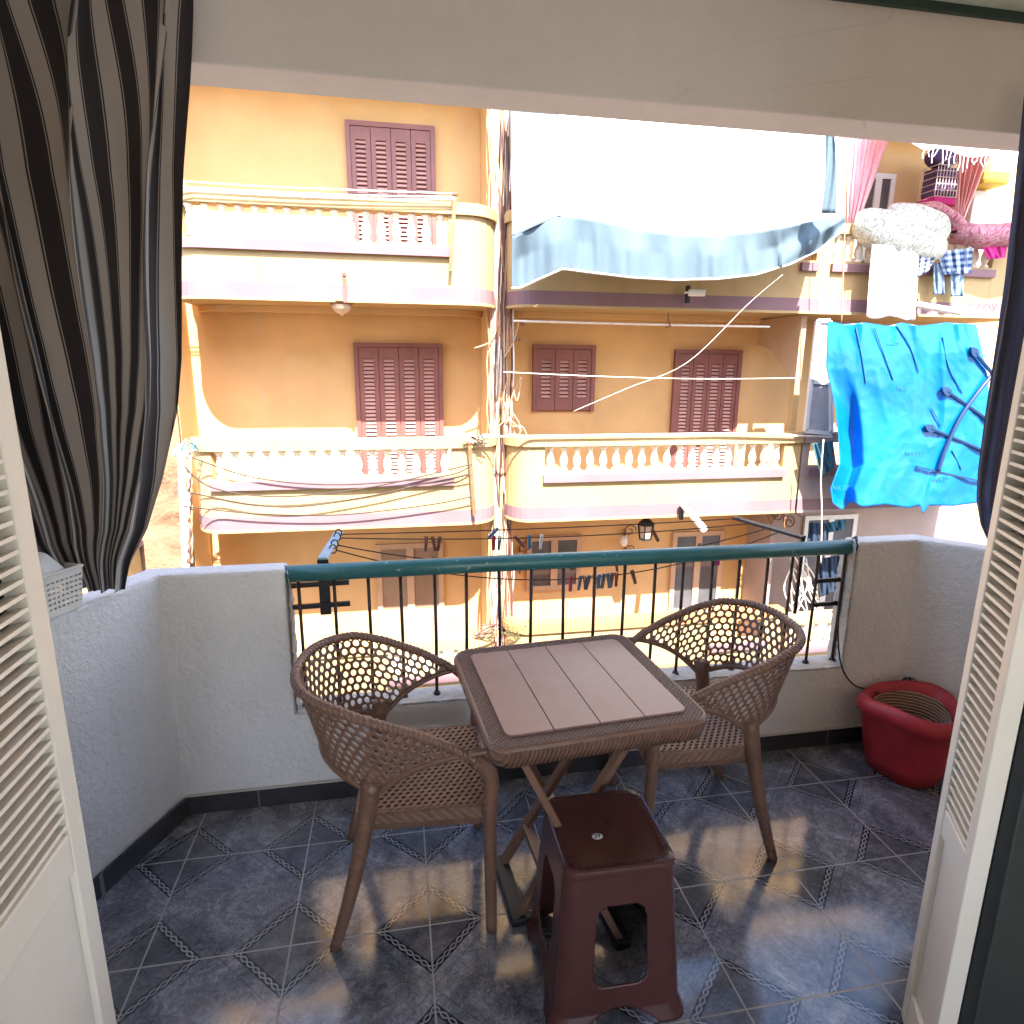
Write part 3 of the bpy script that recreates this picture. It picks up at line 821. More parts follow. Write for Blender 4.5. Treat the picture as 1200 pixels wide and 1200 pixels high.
# ---------------------------------------------------------------- louvred doors
def louvre_leaf(label, p_far, p_near, inward, zt=2.33, zm=.86, zp=.785):
    # p_far / p_near : plan points of the two vertical edges ; inward = plan normal of the seen face
    F = Vector((p_far[0],p_far[1],0)); Nn = Vector((p_near[0],p_near[1],0)); d = (Nn-F); W = d.length; d.normalize()
    nr = Vector((inward[0],inward[1],0)); nr = (nr-d*nr.dot(d)).normalized()
    t = thing('louvred_door_leaf', label, 'door', (F.x,F.y,0.01), 'louvred balcony door leaves')
    def b3(a0,a1,n0,n1,z0,z1,mb):
        c = [F+d*a+nr*n for a,n in ((a0,n0),(a1,n0),(a1,n1),(a0,n1))]
        mb.prism([(p.x,p.y,0) for p in c],(0,0,z0),(0,0,z1))
    sw = min(.046,W*.165)
    T = .036
    for a0 in (0,W-sw):
        mb = MB(); b3(a0,a0+sw,-T/2,T/2,.012,zt,mb); mb.build('stile',M['doorpaint'],t,bevel=.003)
    for z0,z1 in ((.02,.12),(zp,zm),(1.62,1.67),(zt-.08,zt)):
        mb = MB(); b3(sw+.0005,W-sw-.0005,-T/2+.002,T/2-.002,z0,z1,mb); mb.build('rail',M['doorpaint'],t,bevel=.003)
    mb = MB(); b3(sw+.001,W-sw-.001,-.006,.006,.121,zp-.001,mb); mb.build('panel',M['doorpaint'],t)
    mb = MB(); b3(0,W,-T/2-.040,-T/2-.008,.014,zt-.002,mb); mb.build('gap_shade_backing',M['darkdoor_gapshade'],t,bevel=.003)  # backing added behind the slats, its dark colour stands in for shaded gaps
    for i,(za,zb) in enumerate(((zm,1.62),(1.67,zt-.08))):
        mb = MB(); z = za+.012; pit = .0235
        while z < zb-.012:
            a = F+d*(sw+.0008)+Vector((0,0,z)); e = F+d*(W-sw-.0008)+Vector((0,0,z))
            u = (nr*.97+Vector((0,0,.20))).normalized()
            wv = u*.0155; th = u.cross(d).normalized()*.0033
            vs=[a-wv-th,a+wv-th,a+wv+th,a-wv+th,e-wv-th,e+wv-th,e+wv+th,e-wv+th]
            mb.add(vs,[(0,1,2,3),(4,7,6,5),(0,4,5,1),(1,5,6,2),(2,6,7,3),(3,7,4,0)])
            z += pit
        mb.build('louvres',M['doorpaint'],t)
    return t
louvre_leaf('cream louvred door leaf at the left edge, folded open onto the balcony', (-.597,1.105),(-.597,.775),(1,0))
d30 = Vector((-.5,-.866))
pF = Vector((1.262,1.098)); pN = pF+d30*.215
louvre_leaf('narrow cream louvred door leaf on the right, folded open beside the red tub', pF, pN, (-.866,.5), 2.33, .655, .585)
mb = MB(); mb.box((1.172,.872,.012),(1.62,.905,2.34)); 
tag(mb.build('inner_door',M['darkdoor_gapshade'],origin=(1.40,.89,.012),bevel=.004),'dark inner door panel in shade behind the right louvred leaf','door')

# ---------------------------------------------------------------- curtains
def lerp_tab(tab, y):
    if y <= tab[0][0]: return tab[0][1]
    for (a,b),(c,e) in zip(tab,tab[1:]):
        if y <= c: return b+(e-b)*(y-a)/(c-a)
    return tab[-1][1]
# plan: hangs inside the beam, over the left parapet; measured edges in the picture
RT = [(-120,228),(0,225),(100,221),(200,215),(300,213),(420,212),(480,207),(560,190),(620,172),(660,152),(690,146)]
LT = [(-120,-230),(0,-215),(200,-150),(400,-60),(500,-20),(580,18),(640,42),(690,78)]
def cur(u,v):
    y = -120+v*812
    r = lerp_tab(RT,y); l = lerp_tab(LT,y)
    k = max(0,min(1,(y-430)/260)); k = k*k*(3-2*k)
    # folds
    amp = .026*(1-k)+.014*k
    uu = u + .012*math.sin(9*u+2.5*v)+.010*math.sin(23*u-3*v+1)
    px = l+(r-l)*max(0,min(1,uu if 0<u<1 else u))
    Yr, Yl = 2.135, 1.78
    Yc = Yr+(Yl-Yr)*(1-u)
    Yc = Yc*(1-k)+(2.10-.10*(1-u))*k
    p = P(px, y, Yc)
    ph = 3.0*v+1.3*math.sin(3.1*v)
    f = .8*math.sin(2*PI*4.3*u+ph)+.5*math.sin(2*PI*7.7*u-1.7*ph+1)+.5*math.sin(2*PI*2.3*u+2*ph)
    belly = .05*math.exp(-((y-420)/170)**2)*math.sin(PI*u)
    p.y -= amp*1.25*f+belly
    wn = min(1,u/.06,(1-u)/.06); p.x += .030*math.cos(2*PI*4.3*u+ph+.6*math.sin(5*v))*wn*(1-.85*k)
    return p
mb = MB(); mb.grid(cur, 260, 90, lambda u,v: (19*(u+.022*math.sin(2.5*u*PI+1.5*v)*v+.03*math.sin(14*u+3*v)*v),v))
tag(mb.build('curtain',M['stripes'],origin=(-.9,2.0,WT),smooth=True),'black and grey striped curtain gathered onto the left parapet','curtain')
RT2 = [(140,1262),(400,1238),(560,1205),(600,1195),(640,1185)]
LT2 = [(100,1201),(165,1194),(250,1185),(330,1176),(400,1166),(480,1154),(550,1145),(585,1143),(615,1148),(641,1160)]
def cur2(u,v):
    y = 100+v*541
    l = lerp_tab(LT2,y); r = lerp_tab(RT2,y)
    p = P(l+(r-l)*u, y, 2.13-.10*u if y<560 else 2.13-.1*u-.03*(y-560)/80)
    a = .014*(1-.5*v); p.y -= a*(math.sin(2*PI*3.2*u+2*v)+.5*math.sin(2*PI*6.1*u-2*v))
    return p
mb = MB(); mb.grid(cur2, 60, 60, lambda u,v: (2.6*u+.3*math.sin(2*v),v))
tag(mb.build('curtain',M['navy'],origin=(2.3,2.0,WT),smooth=True),'narrow dark navy curtain hanging onto the right parapet','curtain')

# white plastic basket on the left parapet
bk = thing('plastic_basket','small white perforated plastic basket with a white cloth on the left parapet','basket',(-1.04,1.93,WT))
ang = math.atan2(LW0[1]-LW1[1],LW0[0]-LW1[0])
def bkp(a,b,z):   # a along the wall, b across
    t = Vector((math.cos(ang),math.sin(ang),0)); n_ = Vector((math.sin(ang),-math.cos(ang),0)); return Vector((-1.025,1.915,WT))+t*a+n_*b+Vector((0,0,z))
mb = MB(); LA,LB,HB = .105,.052,.125
# four perforated sides
def side(p00,p10,p01,p11,nu,nv):
    def q(u,v): return (p00*(1-u)+p10*u)*(1-v)+(p01*(1-u)+p11*u)*v
    for i in range(nu):
        for j in range(nv):
            u0,u1,v0,v1 = i/nu,(i+1)/nu,j/nv,(j+1)/nv
            if 0<j<nv-1:
                a,b = u0+(u1-u0)*.22,u1-(u1-u0)*.22; c,d_ = v0+(v1-v0)*.28,v1-(v1-v0)*.28
                mb.add([q(u0,v0),q(u1,v0),q(u1,v1),q(u0,v1),q(a,c),q(b,c),q(b,d_),q(a,d_)],[(0,1,5,4),(1,2,6,5),(2,3,7,6),(3,0,4,7)])
            else: mb.add([q(u0,v0),q(u1,v0),q(u1,v1),q(u0,v1)],[(0,1,2,3)])
k=.88
B=[bkp(sx*LA*k,sy*LB*k,.002) for sx,sy in ((-1,1),(1,1),(1,-1),(-1,-1))]; T_=[bkp(sx*LA,sy*LB,HB) for sx,sy in ((-1,1),(1,1),(1,-1),(-1,-1))]
for i,nu in ((0,14),(1,7),(2,14),(3,7)): side(B[i],B[(i+1)%4],T_[i],T_[(i+1)%4],nu,8)
mb.add(B,[(0,1,2,3)])
mb.build('basket_body',M['whitebasket'],bk,solid=.003)
mb = MB(); mb.tube([p for p in T_],.006,6,closed=True); mb.build('basket_rim',M['whitebasket'],bk)
def clo(u,v):
    p = bkp((u-.5)*2*LA*.86,(v-.5)*2*LB*.86,0); e = math.sin(PI*u)*math.sin(PI*v)
    p.z = WT+.095+.075*e**.6+.012*math.sin(9*u+3*v)*e+.01*math.sin(17*u-8*v)*e; return p
mb = MB(); mb.grid(clo,24,16); tag(mb.build('white_cloth',M['whitecloth'],origin=(-1.025,1.915,WT+.1),smooth=True,solid=.004),'crumpled white cloth heaped in the plastic basket','cloth')

exec_facade = True

# ================================================================== ACROSS THE STREET
gs = MB(); gs.box((-60,-60,-5.9),(60,60,-5.6)); struct(gs.build('street_ground',M['lime']))
YF, YB = 7.5, 8.6
LEV = [-2.81,-.23,2.35,4.93]
bl = thing('apartment_building','orange and cream apartment block across the street with stacked balustraded balconies','building',(2.5,8.6,-5.6))
mb = MB(); mb.box((-2.8,YB,-5.6),(10.5,YB+.3,8.4)); mb.build('wall',M['orange'],bl)
def party(x0,x1,y0,mat,z0=-5.6,z1=8.4):
    m_ = MB(); m_.box((x0,y0,z0),(x1,YB-.002,z1)); return m_.build('party_wall',mat,bl)
party(-2.80,-2.47,7.93,M['orange']); party(1.14,1.36,8.02,M['orange'])
# stepped cream face of the party wall
mb = MB(); mb.box((1.20,7.93,-5.6),(1.30,8.018,8.4)); mb.build('party_wall_face',M['cream'],bl)
def arcpath(x0,x1,rl=.38,rr=.38):
    p=[]
    if rl: p += [(x0+rl-rl*math.cos(a), YF+.42-.42*math.sin(a)) for a in [i*PI/2/7 for i in range(8)]]
    else: p += [(x0,YF)]
    nseg = 12; a0 = x0+rl; a1 = x1-rr
    p += [(a0+(a1-a0)*i/nseg, YF) for i in range(1,nseg)]
    if rr: p += [(x1-rr+rr*math.sin(a), YF+.42-.42*math.cos(a)) for a in [i*PI/2/7 for i in range(8)]]
    else: p += [(x1,YF)]
    return p
def sub(path, xa, xb):
    out=[]
    for (a,b) in zip(path,path[1:]):
        def at(x):
            t=(x-a[0])/(b[0]-a[0]) if abs(b[0]-a[0])>1e-9 else 0; return (x,a[1]+(b[1]-a[1])*t)
        if b[0] <= xa or a[0] >= xb: continue
        s_ = a if a[0] >= xa else at(xa); e_ = b if b[0] <= xb else at(xb)
        if not out: out.append(s_)
        out.append(e_)
    return out
balm = {}
def balcony(path, lev, oa, ob, nb, body, slabmat=None, ends=(1,1), rail_mat=None):
    """one balcony: slab, painted band, parapet with a balustrade opening oa..ob"""
    xa, xb = path[0][0], path[-1][0]
    mb = MB()
    mb.prism([(p[0],p[1]+.02,0) for p in path]+[(xb,YB-.003,0),(xa,YB-.003,0)],(0,0,lev+.012),(0,0,lev+.17))
    mb.sweep(path, lev, lev+.03, .012, .14)
    mb.sweep(path, lev+.185, lev+.63, 0, .12)
    if oa-xa > .03: mb.sweep(sub(path,xa,oa), lev+.631, lev+.95, -.002, .115)
    if xb-ob > .03: mb.sweep(sub(path,ob,xb), lev+.631, lev+.95, -.002, .115)
    bc = mb.build('balcony',body,bl)
    MB().sweep(path, lev+.0305, lev+.1845, .004, .12).build('painted_band',M['pink'],bc)
    MB().sweep(path, lev+.951, lev+1.045, .035, .19).build('rail',rail_mat or body,bc)
    MB().sweep(path, lev+1.0455, lev+1.075, .02, .16).build('rail_cap',rail_mat or body,bc)
    MB().sweep(sub(path,oa-.02,ob+.02), lev+.505, lev+.60, .05, .048).build('ledge',M['pink'],bc)
    if 'b' not in balm:
        m_ = MB(); m_.lathe([(.052,0),(.052,.03),(.034,.04),(.030,.055),(.048,.095),(.052,.125),(.044,.17),(.029,.215),(.026,.235),(.034,.245),(.028,.255),(.04,.285),(.05,.295),(.05,.319)],(0,0,0),10)
        b0 = m_.build('baluster',M['baluster'],origin=(0,0,0),smooth=True); balm['b'] = b0; fresh = True
    else: b0 = balm['b']; fresh = False
    og = Vector(bc['_o'])
    for i in range(nb):
        x = oa+(i+.5)*(ob-oa)/nb
        o = b0 if (i==0 and fresh) else b0.copy()
        if o is not b0: COL.objects.link(o)
        o.parent = bc; o.location = Vector((x,YF+.055,lev+.6305))-og
    return bc
M['baluster'] = simple('cream_baluster',(.80,.72,.58),.85,var=.06)
P1 = arcpath(-2.34,1.215); P2 = arcpath(1.34,5.27,.30,0); P3 = [(5.30,YF),(6.2,YF),(7.4,YF),(8.6,YF)]
PU = arcpath(1.34,8.6,.30,0)
O1 = (P(248,556,YF).x, P(530,556,YF).x); O2 = (P(638,555,YF).x, P(917,550,YF).x)
balcony(P1,LEV[1],O1[0],O1[1],16,M['cream']); balcony(P2,LEV[1],O2[0],O2[1],19,M['cream'])
balcony(P1,LEV[2],P(214,290,YF).x,P(526,290,YF).x,17,M['cream'])
balcony(P1,LEV[0],-.2,.95,6,M['cream']); balcony(P2,LEV[0]+.13,4.2,5.0,0,M['cream'],rail_mat=M['terracotta'])
balcony(P1,LEV[3],-2.0,.6,0,M['cream']); balcony(PU,LEV[3],2,8,0,M['cream'])
balcony(P3,LEV[1],5.4,8.3,0,M['greyplaster']); balcony(P3,LEV[0],5.35,7.0,8,M['cream'])
balcony(P2,LEV[2],5.0,5.2,0,M['cream']); balcony([(5.272,YF),(6.2,YF),(7.4,YF),(8.6,YF)],LEV[2],P(976,300,YF).x,P(1165,300,YF).x,15,M['cream'])
mb = MB(); mb.box((5.285,8.0,-2.7),(5.36,8.59,-.25)); mb.build('party_wall',M['greyplaster'],bl)
mb = MB(); mb.box((5.37,8.53,-2.7),(8.6,8.597,-.25)); mb.build('grey_wall',M['greyplaster'],bl)
# partition between the bays, cut away at an angle below
mb = MB(); mb.prism([(0,YF+.12,2.345),(0,YB-.004,2.345),(0,YB-.004,2.02),(0,8.25,1.92),(0,YF+.12,1.50)],(5.16,0,0),(5.24,0,0)); mb.build('partition',M['brownplaster'],bl)
mb = MB(); mb.box((5.16,YF+.12,.86),(5.24,YF+.22,1.499)); mb.build('partition_post',M['cream'],bl)
mb = MB()
a,b_,c,d_ = P(958,376,7.47),P(972,376,7.47),P(974,508,7.47),P(944,505,7.47)
fr = MB()
for p,q in ((a,b_),(b_,c),(c,d_),(d_,a),(P(951,447,7.47),P(973,449,7.47))): fr.bar(p,q,.05,.04,up=(0,1,0))
f_ = fr.build('side_window',M['aluminium'],bl)
mb.prism([a,b_,c,d_],(0,.004,0),(0,.012,0)); mb.build('pane',M['palepane'],f_)

M['slats'] = simple('skylit_slats',(.50,.28,.25),.6,var=.1,scale=3)  # skylight on the tilted slats is put into this lighter colour
def shutters(x0,x1,z0,z1,nl,mat,name='shutter_door'):
    fr = MB(); y0 = YB-.07; fw=.055
    for a,b in (((x0,y0,z0),(x0+fw,YB-.004,z1)),((x1-fw,y0,z0),(x1,YB-.004,z1)),((x0+fw+.0005,y0,z1-fw),(x1-fw-.0005,YB-.004,z1))): fr.box(a,b)
    fr.box((x0+fw,YB-.02,z0),(x1-fw,YB-.005,z1-fw-.001))
    s_ = fr.build(name,mat,bl)
    lw = (x1-x0-2*fw)/nl
    for k in range(nl):
        a = x0+fw+k*lw+.004; b = a+lw-.008; m_ = MB(); ya,yb = y0+.012,YB-.03
        zt = z1-fw-.006; sw = (b-a)*.24; zb_ = z0+.02; lo,hi = zb_+.16,zt-.14
        m_.box((a,ya,zb_),(a+sw,yb,zt)); m_.box((b-sw,ya,zb_),(b,yb,zt)); m_.box((a+sw+.0003,ya,zb_),(b-sw-.0003,yb,lo)); m_.box((a+sw+.0003,ya,hi),(b-sw-.0003,yb,zt))
        lo_ = MB(); n_ = int((hi-lo)/.050)
        for i in range(n_):
            z = lo+(i+.5)*(hi-lo)/n_
            lo_.bar((a+sw+.0006,(ya+yb)/2-.002,z),(b-sw-.0006,(ya+yb)/2-.002,z),.036,.008,up=(0,-.80,.60))
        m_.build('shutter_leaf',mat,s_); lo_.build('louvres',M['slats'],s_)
    return s_
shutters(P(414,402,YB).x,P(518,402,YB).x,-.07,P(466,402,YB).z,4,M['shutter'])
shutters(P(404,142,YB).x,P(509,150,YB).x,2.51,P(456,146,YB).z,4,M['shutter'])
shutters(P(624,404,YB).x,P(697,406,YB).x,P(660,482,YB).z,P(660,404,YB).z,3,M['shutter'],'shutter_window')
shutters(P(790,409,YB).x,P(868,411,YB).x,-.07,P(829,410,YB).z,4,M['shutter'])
def glazed(x0,x1,z0,z1,mat,pm,name,low=0,y=YB):
    fr = MB(); w_=.07; y0=y-.05; ye=y-.004
    fr.box((x0,y0,z0),(x0+w_,ye,z1)); fr.box((x1-w_,y0,z0),(x1,ye,z1)); fr.box((x0+w_,y0,z1-w_),(x1-w_,ye,z1)); fr.box((x0+w_,y0,z0),(x1-w_,ye,z0+w_))
    xm=(x0+x1)/2; fr.box((xm-.05,y0-.006,z0+w_),(xm+.05,ye,z1-w_))
    if low: fr.box((x0+w_,y0+.004,z0+w_),(xm-.05,ye,z0+low)); fr.box((xm+.05,y0+.004,z0+w_),(x1-w_,ye,z0+low))
    s_ = fr.build(name,mat,bl)
    for a,b in ((x0+w_,xm-.05),(xm+.05,x1-w_)):
        m_=MB(); m_.box((a,y-.03,z0+max(low,w_)),(b,y-.01,z1-w_)); m_.build('pane',pm,s_)
glazed(P(440,637,YB).x,P(519,637,YB).x,-2.66,P(480,636,YB).z,M['lightwood'],M['glass_brown'],'wooden_door',.95)
glazed(P(617,628,YB).x,P(681,627,YB).x,P(650,690,YB).z,P(650,627,YB).z,M['lightwood'],M['glass_dark'],'window')
glazed(P(788,622,YB).x,P(848,622,YB).x,-2.66,P(818,622,YB).z,M['lightwood'],M['glass_dark'],'wooden_door',.7)
glazed(P(942,604,8.53).x,P(1004,600,8.53).x,-2.3,P(970,603,8.53).z,M['aluminium'],M['glass_dark'],'window',0,8.53)
glazed(P(1008,205,YB).x,P(1048,203,YB).x,2.52,P(1030,204,YB).z,M['aluminium'],M['glass_dark'],'window')
# small second ledge line under the slabs
for pth,lv in ((P2,LEV[2]),(P1,LEV[2])):
    MB().sweep([(p[0]+(.05 if i==0 else -.05 if i==len(pth)-1 else 0),p[1]+.75) for i,p in enumerate(pth) if .3<i<len(pth)-1], lv-.06, lv+.01, 0, .06).build('soffit_beam',M['orange'],bl)

# neighbour on the left
nb = thing('neighbour_house','stained peeling peach house left of the orange block','building',(-4,7.7,-5.6))
mb = MB(); mb.box((-8,7.87,-5.6),(-2.475,7.926,3.2)); mb.box((-8,7.9265,-5.6),(-2.81,8.9,3.2)); mb.build('wall',M['peel'],nb)
mb = MB(); mb.box((-4.4,7.45,-.85),(-3.05,7.865,-.42)); mb.build('balcony',M['cream'],nb)
mb = MB(); mb.box((-4.45,7.40,-.419),(-3.0,7.865,-.36)); mb.build('balcony_rail',M['pink'],nb)
# down pipe at the left end
mb = MB(); mb.tube([P(212,522,7.75),P(214,560,7.75),P(218,662,7.75)]+[P(219,760,7.75)],.045,10)
tag(mb.build('drain_pipe',M['pipewhite'],origin=P(219,760,7.75),smooth=True),'white drain pipe running down the left end of the orange block','pipe')
# cable bundles
def cables(label, pxa, pxb, y0, y1, Y, n, seed, name='cable_bundle', wob=1):
    r_ = random.Random(seed); o = P((pxa+pxb)/2,y1,Y); t = thing(name,label,'cables',o)
    for i in range(n):
        mat = r_.choice(['cabletan','cabletan','cablewhite','cabledark','cablepink','cabletan','cablewhite'])
        base = pxa+(pxb-pxa)*r_.random(); pts=[]; K = 22; ph=r_.random()*6; am=r_.uniform(1,4.5)
        for k in range(K+1):
            y = y0+(y1-y0)*k/K
            x = base+wob*(am*math.sin(ph+y*.018*(1+r_.random()*.1))+r_.uniform(-1.3,1.3))
            pts.append(P(x,y,Y-r_.uniform(0,.06)))
        mb = MB(); mb.tube(smoothpts(pts,3),r_.uniform(.006,.016),5); mb.build('cable',M[mat],t,smooth=True)
    return t
cables('thick bundle of tangled cables running down between the two balconies',573,601,118,790,7.86,34,5)
def wire(label, pts, r, mat, cat='wire', group=None, sagz=0, name='wire'):
    q = smoothpts(pts,6)
    mb = MB(); mb.tube(q,r,5); o = mb.build(name,M[mat],origin=pts[0],smooth=True); tag(o,label,cat,group); return o
# loose cable ends sticking out of the bundle
t = thing('cable_tangle','loose bent wires sticking out of the cable bundle beside the shuttered window','cables',P(600,480,7.8))
for pts in ([(590,420),(602,400),(608,378)],[(600,450),(606,470),(611,441)],[(611,441),(600,465),(598,480)],[(598,480),(610,500),(606,515)],[(596,440),(590,470),(600,500)],[(584,500),(596,492),(612,505)],[(584,380),(575,400),(556,408)],[(600,500),(612,500),(618,512)]):
    mb = MB(); mb.tube(smoothpts([P(x,y,7.78) for x,y in pts],5),.009,5); mb.build('cable',M['cabletan'],t,smooth=True)
for x,y in ((607,398),(612,379),(601,360)):
    mb = MB(); p=P(x,y,7.8); mb.lathe([(.0,.05),(.035,-.01),(.03,-.02)],p,8); mb.build('insulator',M['rustbar'],t)
t = thing('cable_tangle','white tangle of cables on the lower wall left of the grey window','cables',P(945,690,7.9))
r_ = random.Random(11)
for i in range(13):
    p0=(r_.uniform(925,945),r_.uniform(645,668)); p1=(r_.uniform(928,968),r_.uniform(700,738)); pm=((p0[0]+p1[0])/2+r_.uniform(-16,16),(p0[1]+p1[1])/2+r_.uniform(-12,12))
    mb = MB(); mb.tube(smoothpts([P(*p0,7.9),P(*pm,7.85),P(*p1,7.9)],6),.011,5); mb.build('cable',M['cablewhite'],t,smooth=True)
t = thing('wire_coil','coil of dark wire on the lower balcony rail beside the cable bundle','cables',P(565,745,7.5))
for k in range(5):
    c=P(566,743,7.5); mb = MB(); mb.tube([c+Vector((.14*math.cos(a)+.02*k,.05*math.sin(a*1+k),.06*math.sin(a+k*.5)+.05)) for a in [i*2*PI/18 for i in range(19)]],.007,5); mb.build('loop',M['cabledark'],t,smooth=True)
t = thing('dry_plant','small dry plant at the foot of the cable bundle','plant',P(605,750,7.55))
for k in range(16):
    c=P(605,750,7.55); a=r_.uniform(-1.1,1.1); L_=r_.uniform(.12,.3); m1_=c+Vector((a*.12,r_.uniform(-.05,.05),L_*.6)); e_=c+Vector((a*.26,r_.uniform(-.08,.08),L_))
    mb=MB(); mb.tube([c,m1_,e_],.004,4)
    for q in range(5):
        s0 = m1_.lerp(e_,r_.random()); dv=Vector((r_.uniform(-1,1),r_.uniform(-1,1),r_.uniform(-.3,1))).normalized()*.035; sd_=dv.cross(Vector((0,1,.3))).normalized()*.012
        mb.add([s0,s0+dv*.5+sd_,s0+dv,s0+dv*.5-sd_],[(0,1,2,3)])
    mb.build('stem',M['plant'],t)

# ropes and wires strung on the fronts
YW = 7.40
wl = 'thin dark wire sagging along the front of the left middle balcony'
for k,pts in enumerate(([(214,545),(250,572),(330,582),(440,570),(553,544)],[(222,577),(300,592),(360,593),(440,580),(505,565),(553,556)],[(214,593),(300,602),(400,603),(500,592),(553,582)],[(222,535),(300,560),(400,568),(520,558),(553,545)])):
    wire(wl,[P(x,y,YW) for x,y in pts],.0085,'rope','wire','wires along the left middle balcony')
for k,(ya,yb) in enumerate(((214,229),(220,233),(224,236))):
    wire('metal clothes wire strung above the upper left balustrade',[P(150,ya-6+k,YW),P(300,ya+4,YW),P(420,ya+9,YW),P(534,yb-2,YW)],.008,'cablewhite','wire','wires above the upper left balustrade')
def post(label,pa,pb,Y,r=.02,mat='rustbar',group='brown steel posts on the balcony fronts'):
    mb = MB(); a=P(*pa,Y); b=P(*pb,Y); mb.bar(a,b,r*2,r*1.6); mb.bar(a+Vector((0,.03,-.03)),a+Vector((0,.1,-.03)),r,r); mb.bar(b+Vector((0,.03,.05)),b+Vector((0,.1,.05)),r,r)
    mb.lathe([(r*1.5,0),(r*1.7,.02),(r*.8,.04),(0,.045)],a+Vector((0,0,-.005)),8)
    tag(mb.build('steel_post',M[mat],origin=b),label,'post',group)
post('brown steel post at the right end of the upper left balustrade',(533,229),(528,318),7.41)
post('brown steel post at the right end of the middle left balcony',(550,520),(556,604),7.41)
wire('white pole hanging under the slab above the shuttered window',[P(602,376,7.62),P(750,380,7.62),P(902,383,7.62)],.014,'cablewhite','pole',name='hanging_pole')
mb = MB(); mb.tube([P(783,367,7.62),P(783,376,7.6),P(786,382,7.6),P(780,384,7.6)],.01,6); tag(mb.build('hook',M['rustbar'],origin=P(783,367,7.62)),'rusty hook holding the white pole under the slab','hook')
wire('white rope stretched across in front of both shutters of the middle right balcony',[P(590,436,7.45),P(700,441,7.45),P(820,444,7.45),P(942,443,7.45)],.006,'whiterope','rope',name='rope')
wire('white rope running up diagonally to the white awning',[P(672,482,7.5),P(735,455,7.3),P(805,425,7.1),P(876,357,6.9),P(917,322,6.65)],.004,'whiterope','rope',name='rope')
wire('thin vertical wire in front of the right balconies',[P(992,165,7.0),P(990,260,7.0),P(986,380,7.0)],.008,'cabletan','wire')
wire('white cord hanging beside the blue tarpaulin',[P(965,515,7.0),P(962,560,7.0),P(963,600,7.0),P(962,660,7.0)],.009,'whiterope','rope',name='rope')
mb = MB(); mb.tube([P(560,512,7.42),P(700,510,7.42),P(840,508,7.42),P(975,512,7.42)],.013,6); tag(mb.build('clothes_pole',M['cablewhite'],origin=P(560,512,7.42),smooth=True),'white clothes pole lying along the rail of the middle right balcony','pole')
t = thing('rope_knot','tangle of blue rope tied at the left end of the middle balcony rail','rope',P(213,525,7.42))
for k in range(9):
    c=P(212+r_.uniform(-7,9),524+r_.uniform(-4,5),7.42); mb=MB(); mb.tube(smoothpts([c+Vector((r_.uniform(-.12,.12),r_.uniform(-.05,.05),r_.uniform(-.09,.07))) for q in range(4)],4),.008,5); mb.build('rope_strand',M['bluerope'] if k%2 else M['whiterope'],t,smooth=True)
cables('thin bundle of loose cords hanging under the blue rope knot',217,225,530,660,7.45,5,21,'cable_bundle',.25)
t = thing('rope_knot','tangle of dark twine knotted on the rail above the steel post','rope',P(555,514,7.42))
for k in range(7):
    c=P(556+r_.uniform(-9,9),514+r_.uniform(-3,3),7.40); mb=MB(); mb.tube(smoothpts([c+Vector((r_.uniform(-.1,.1),r_.uniform(-.04,.04),r_.uniform(-.06,.05))) for q in range(4)],4),.007,5); mb.build('rope_strand',M['whiterope'] if k%2 else M['rope'],t,smooth=True)

# lamps
def tube_lamp(label,pa,Ya,pb,Yb,brk):
    a=P(*pa,Ya); b=P(*pb,Yb); t=thing('tube_lamp',label,'lamp',a,'white tube lamps on the fronts')
    mb=MB(); mb.tube([a,b],.042,10); mb.lathe([(.05,-.01),(.05,.01)],a,10); mb.build('tube',M['pipewhite'],t,auto=40)
    mb=MB(); p=P(*brk,Ya+.02); mb.box((p.x-.02,p.y-.02,p.z-.10),(p.x+.02,p.y+.03,p.z+.10)); mb.build('bracket',M['blackiron'],t)
tube_lamp('white tube lamp sticking out below the middle right balcony',(801,592),7.42,(825,620),6.75,(799,600))
tube_lamp('short white tube lamp on the brown parapet under the awning',(807,343),7.40,(826,343),7.30,(806,345))
tube_lamp('white tube lamp slanting under the laundry on the upper right balcony',(1074,357),7.44,(1127,366),7.1,(1072,360))
p = P(400,352,7.62)
t = thing('ceiling_lamp','rounded cream ceiling lamp under the upper left balcony slab','lamp',p)
mb=MB(); mb.lathe([(.145,.0),(.15,-.02),(.12,-.045),(.0,-.045)],p,20); mb.build('lamp_base',M['rustbar'],t,auto=40)
mb=MB(); mb.lathe([(.115,-.046),(.105,-.085),(.07,-.125),(.02,-.15),(.012,-.165),(0,-.17)],p,20); mb.build('lamp_shade',M['lampglass'],t,smooth=True)
mb=MB(); q=P(404,340,7.46); mb.box((q.x-.02,q.y-.012,q.z-.13),(q.x+.02,q.y+.012,q.z+.13)); mb.lathe([(0,.13),(.025,.145),(.025,.175),(0,.19)],q,8); tag(mb.build('wall_hook',M['shutter'],origin=q),'dark red stub on the pink band above the ceiling lamp','hook')
p = P(758,600,7.75)
t = thing('lantern','black iron lantern hanging under the middle right balcony','lantern',p)
mb=MB(); mb.tube([p+Vector((0,0,.03)),p+Vector((0,0,-.06))],.01,6); mb.lathe([(.0,-.05),(.05,-.10),(.12,-.16),(.125,-.175),(.0,-.176)],p,6)
for k in range(6):
    a=k*PI/3; mb.bar(p+Vector((.11*math.cos(a),.11*math.sin(a),-.175)),p+Vector((.085*math.cos(a),.085*math.sin(a),-.36)),.014,.014)
mb.lathe([(.09,-.36),(.095,-.375),(.04,-.40),(0,-.405)],p,6); mb.build('lantern_frame',M['blackiron'],t)
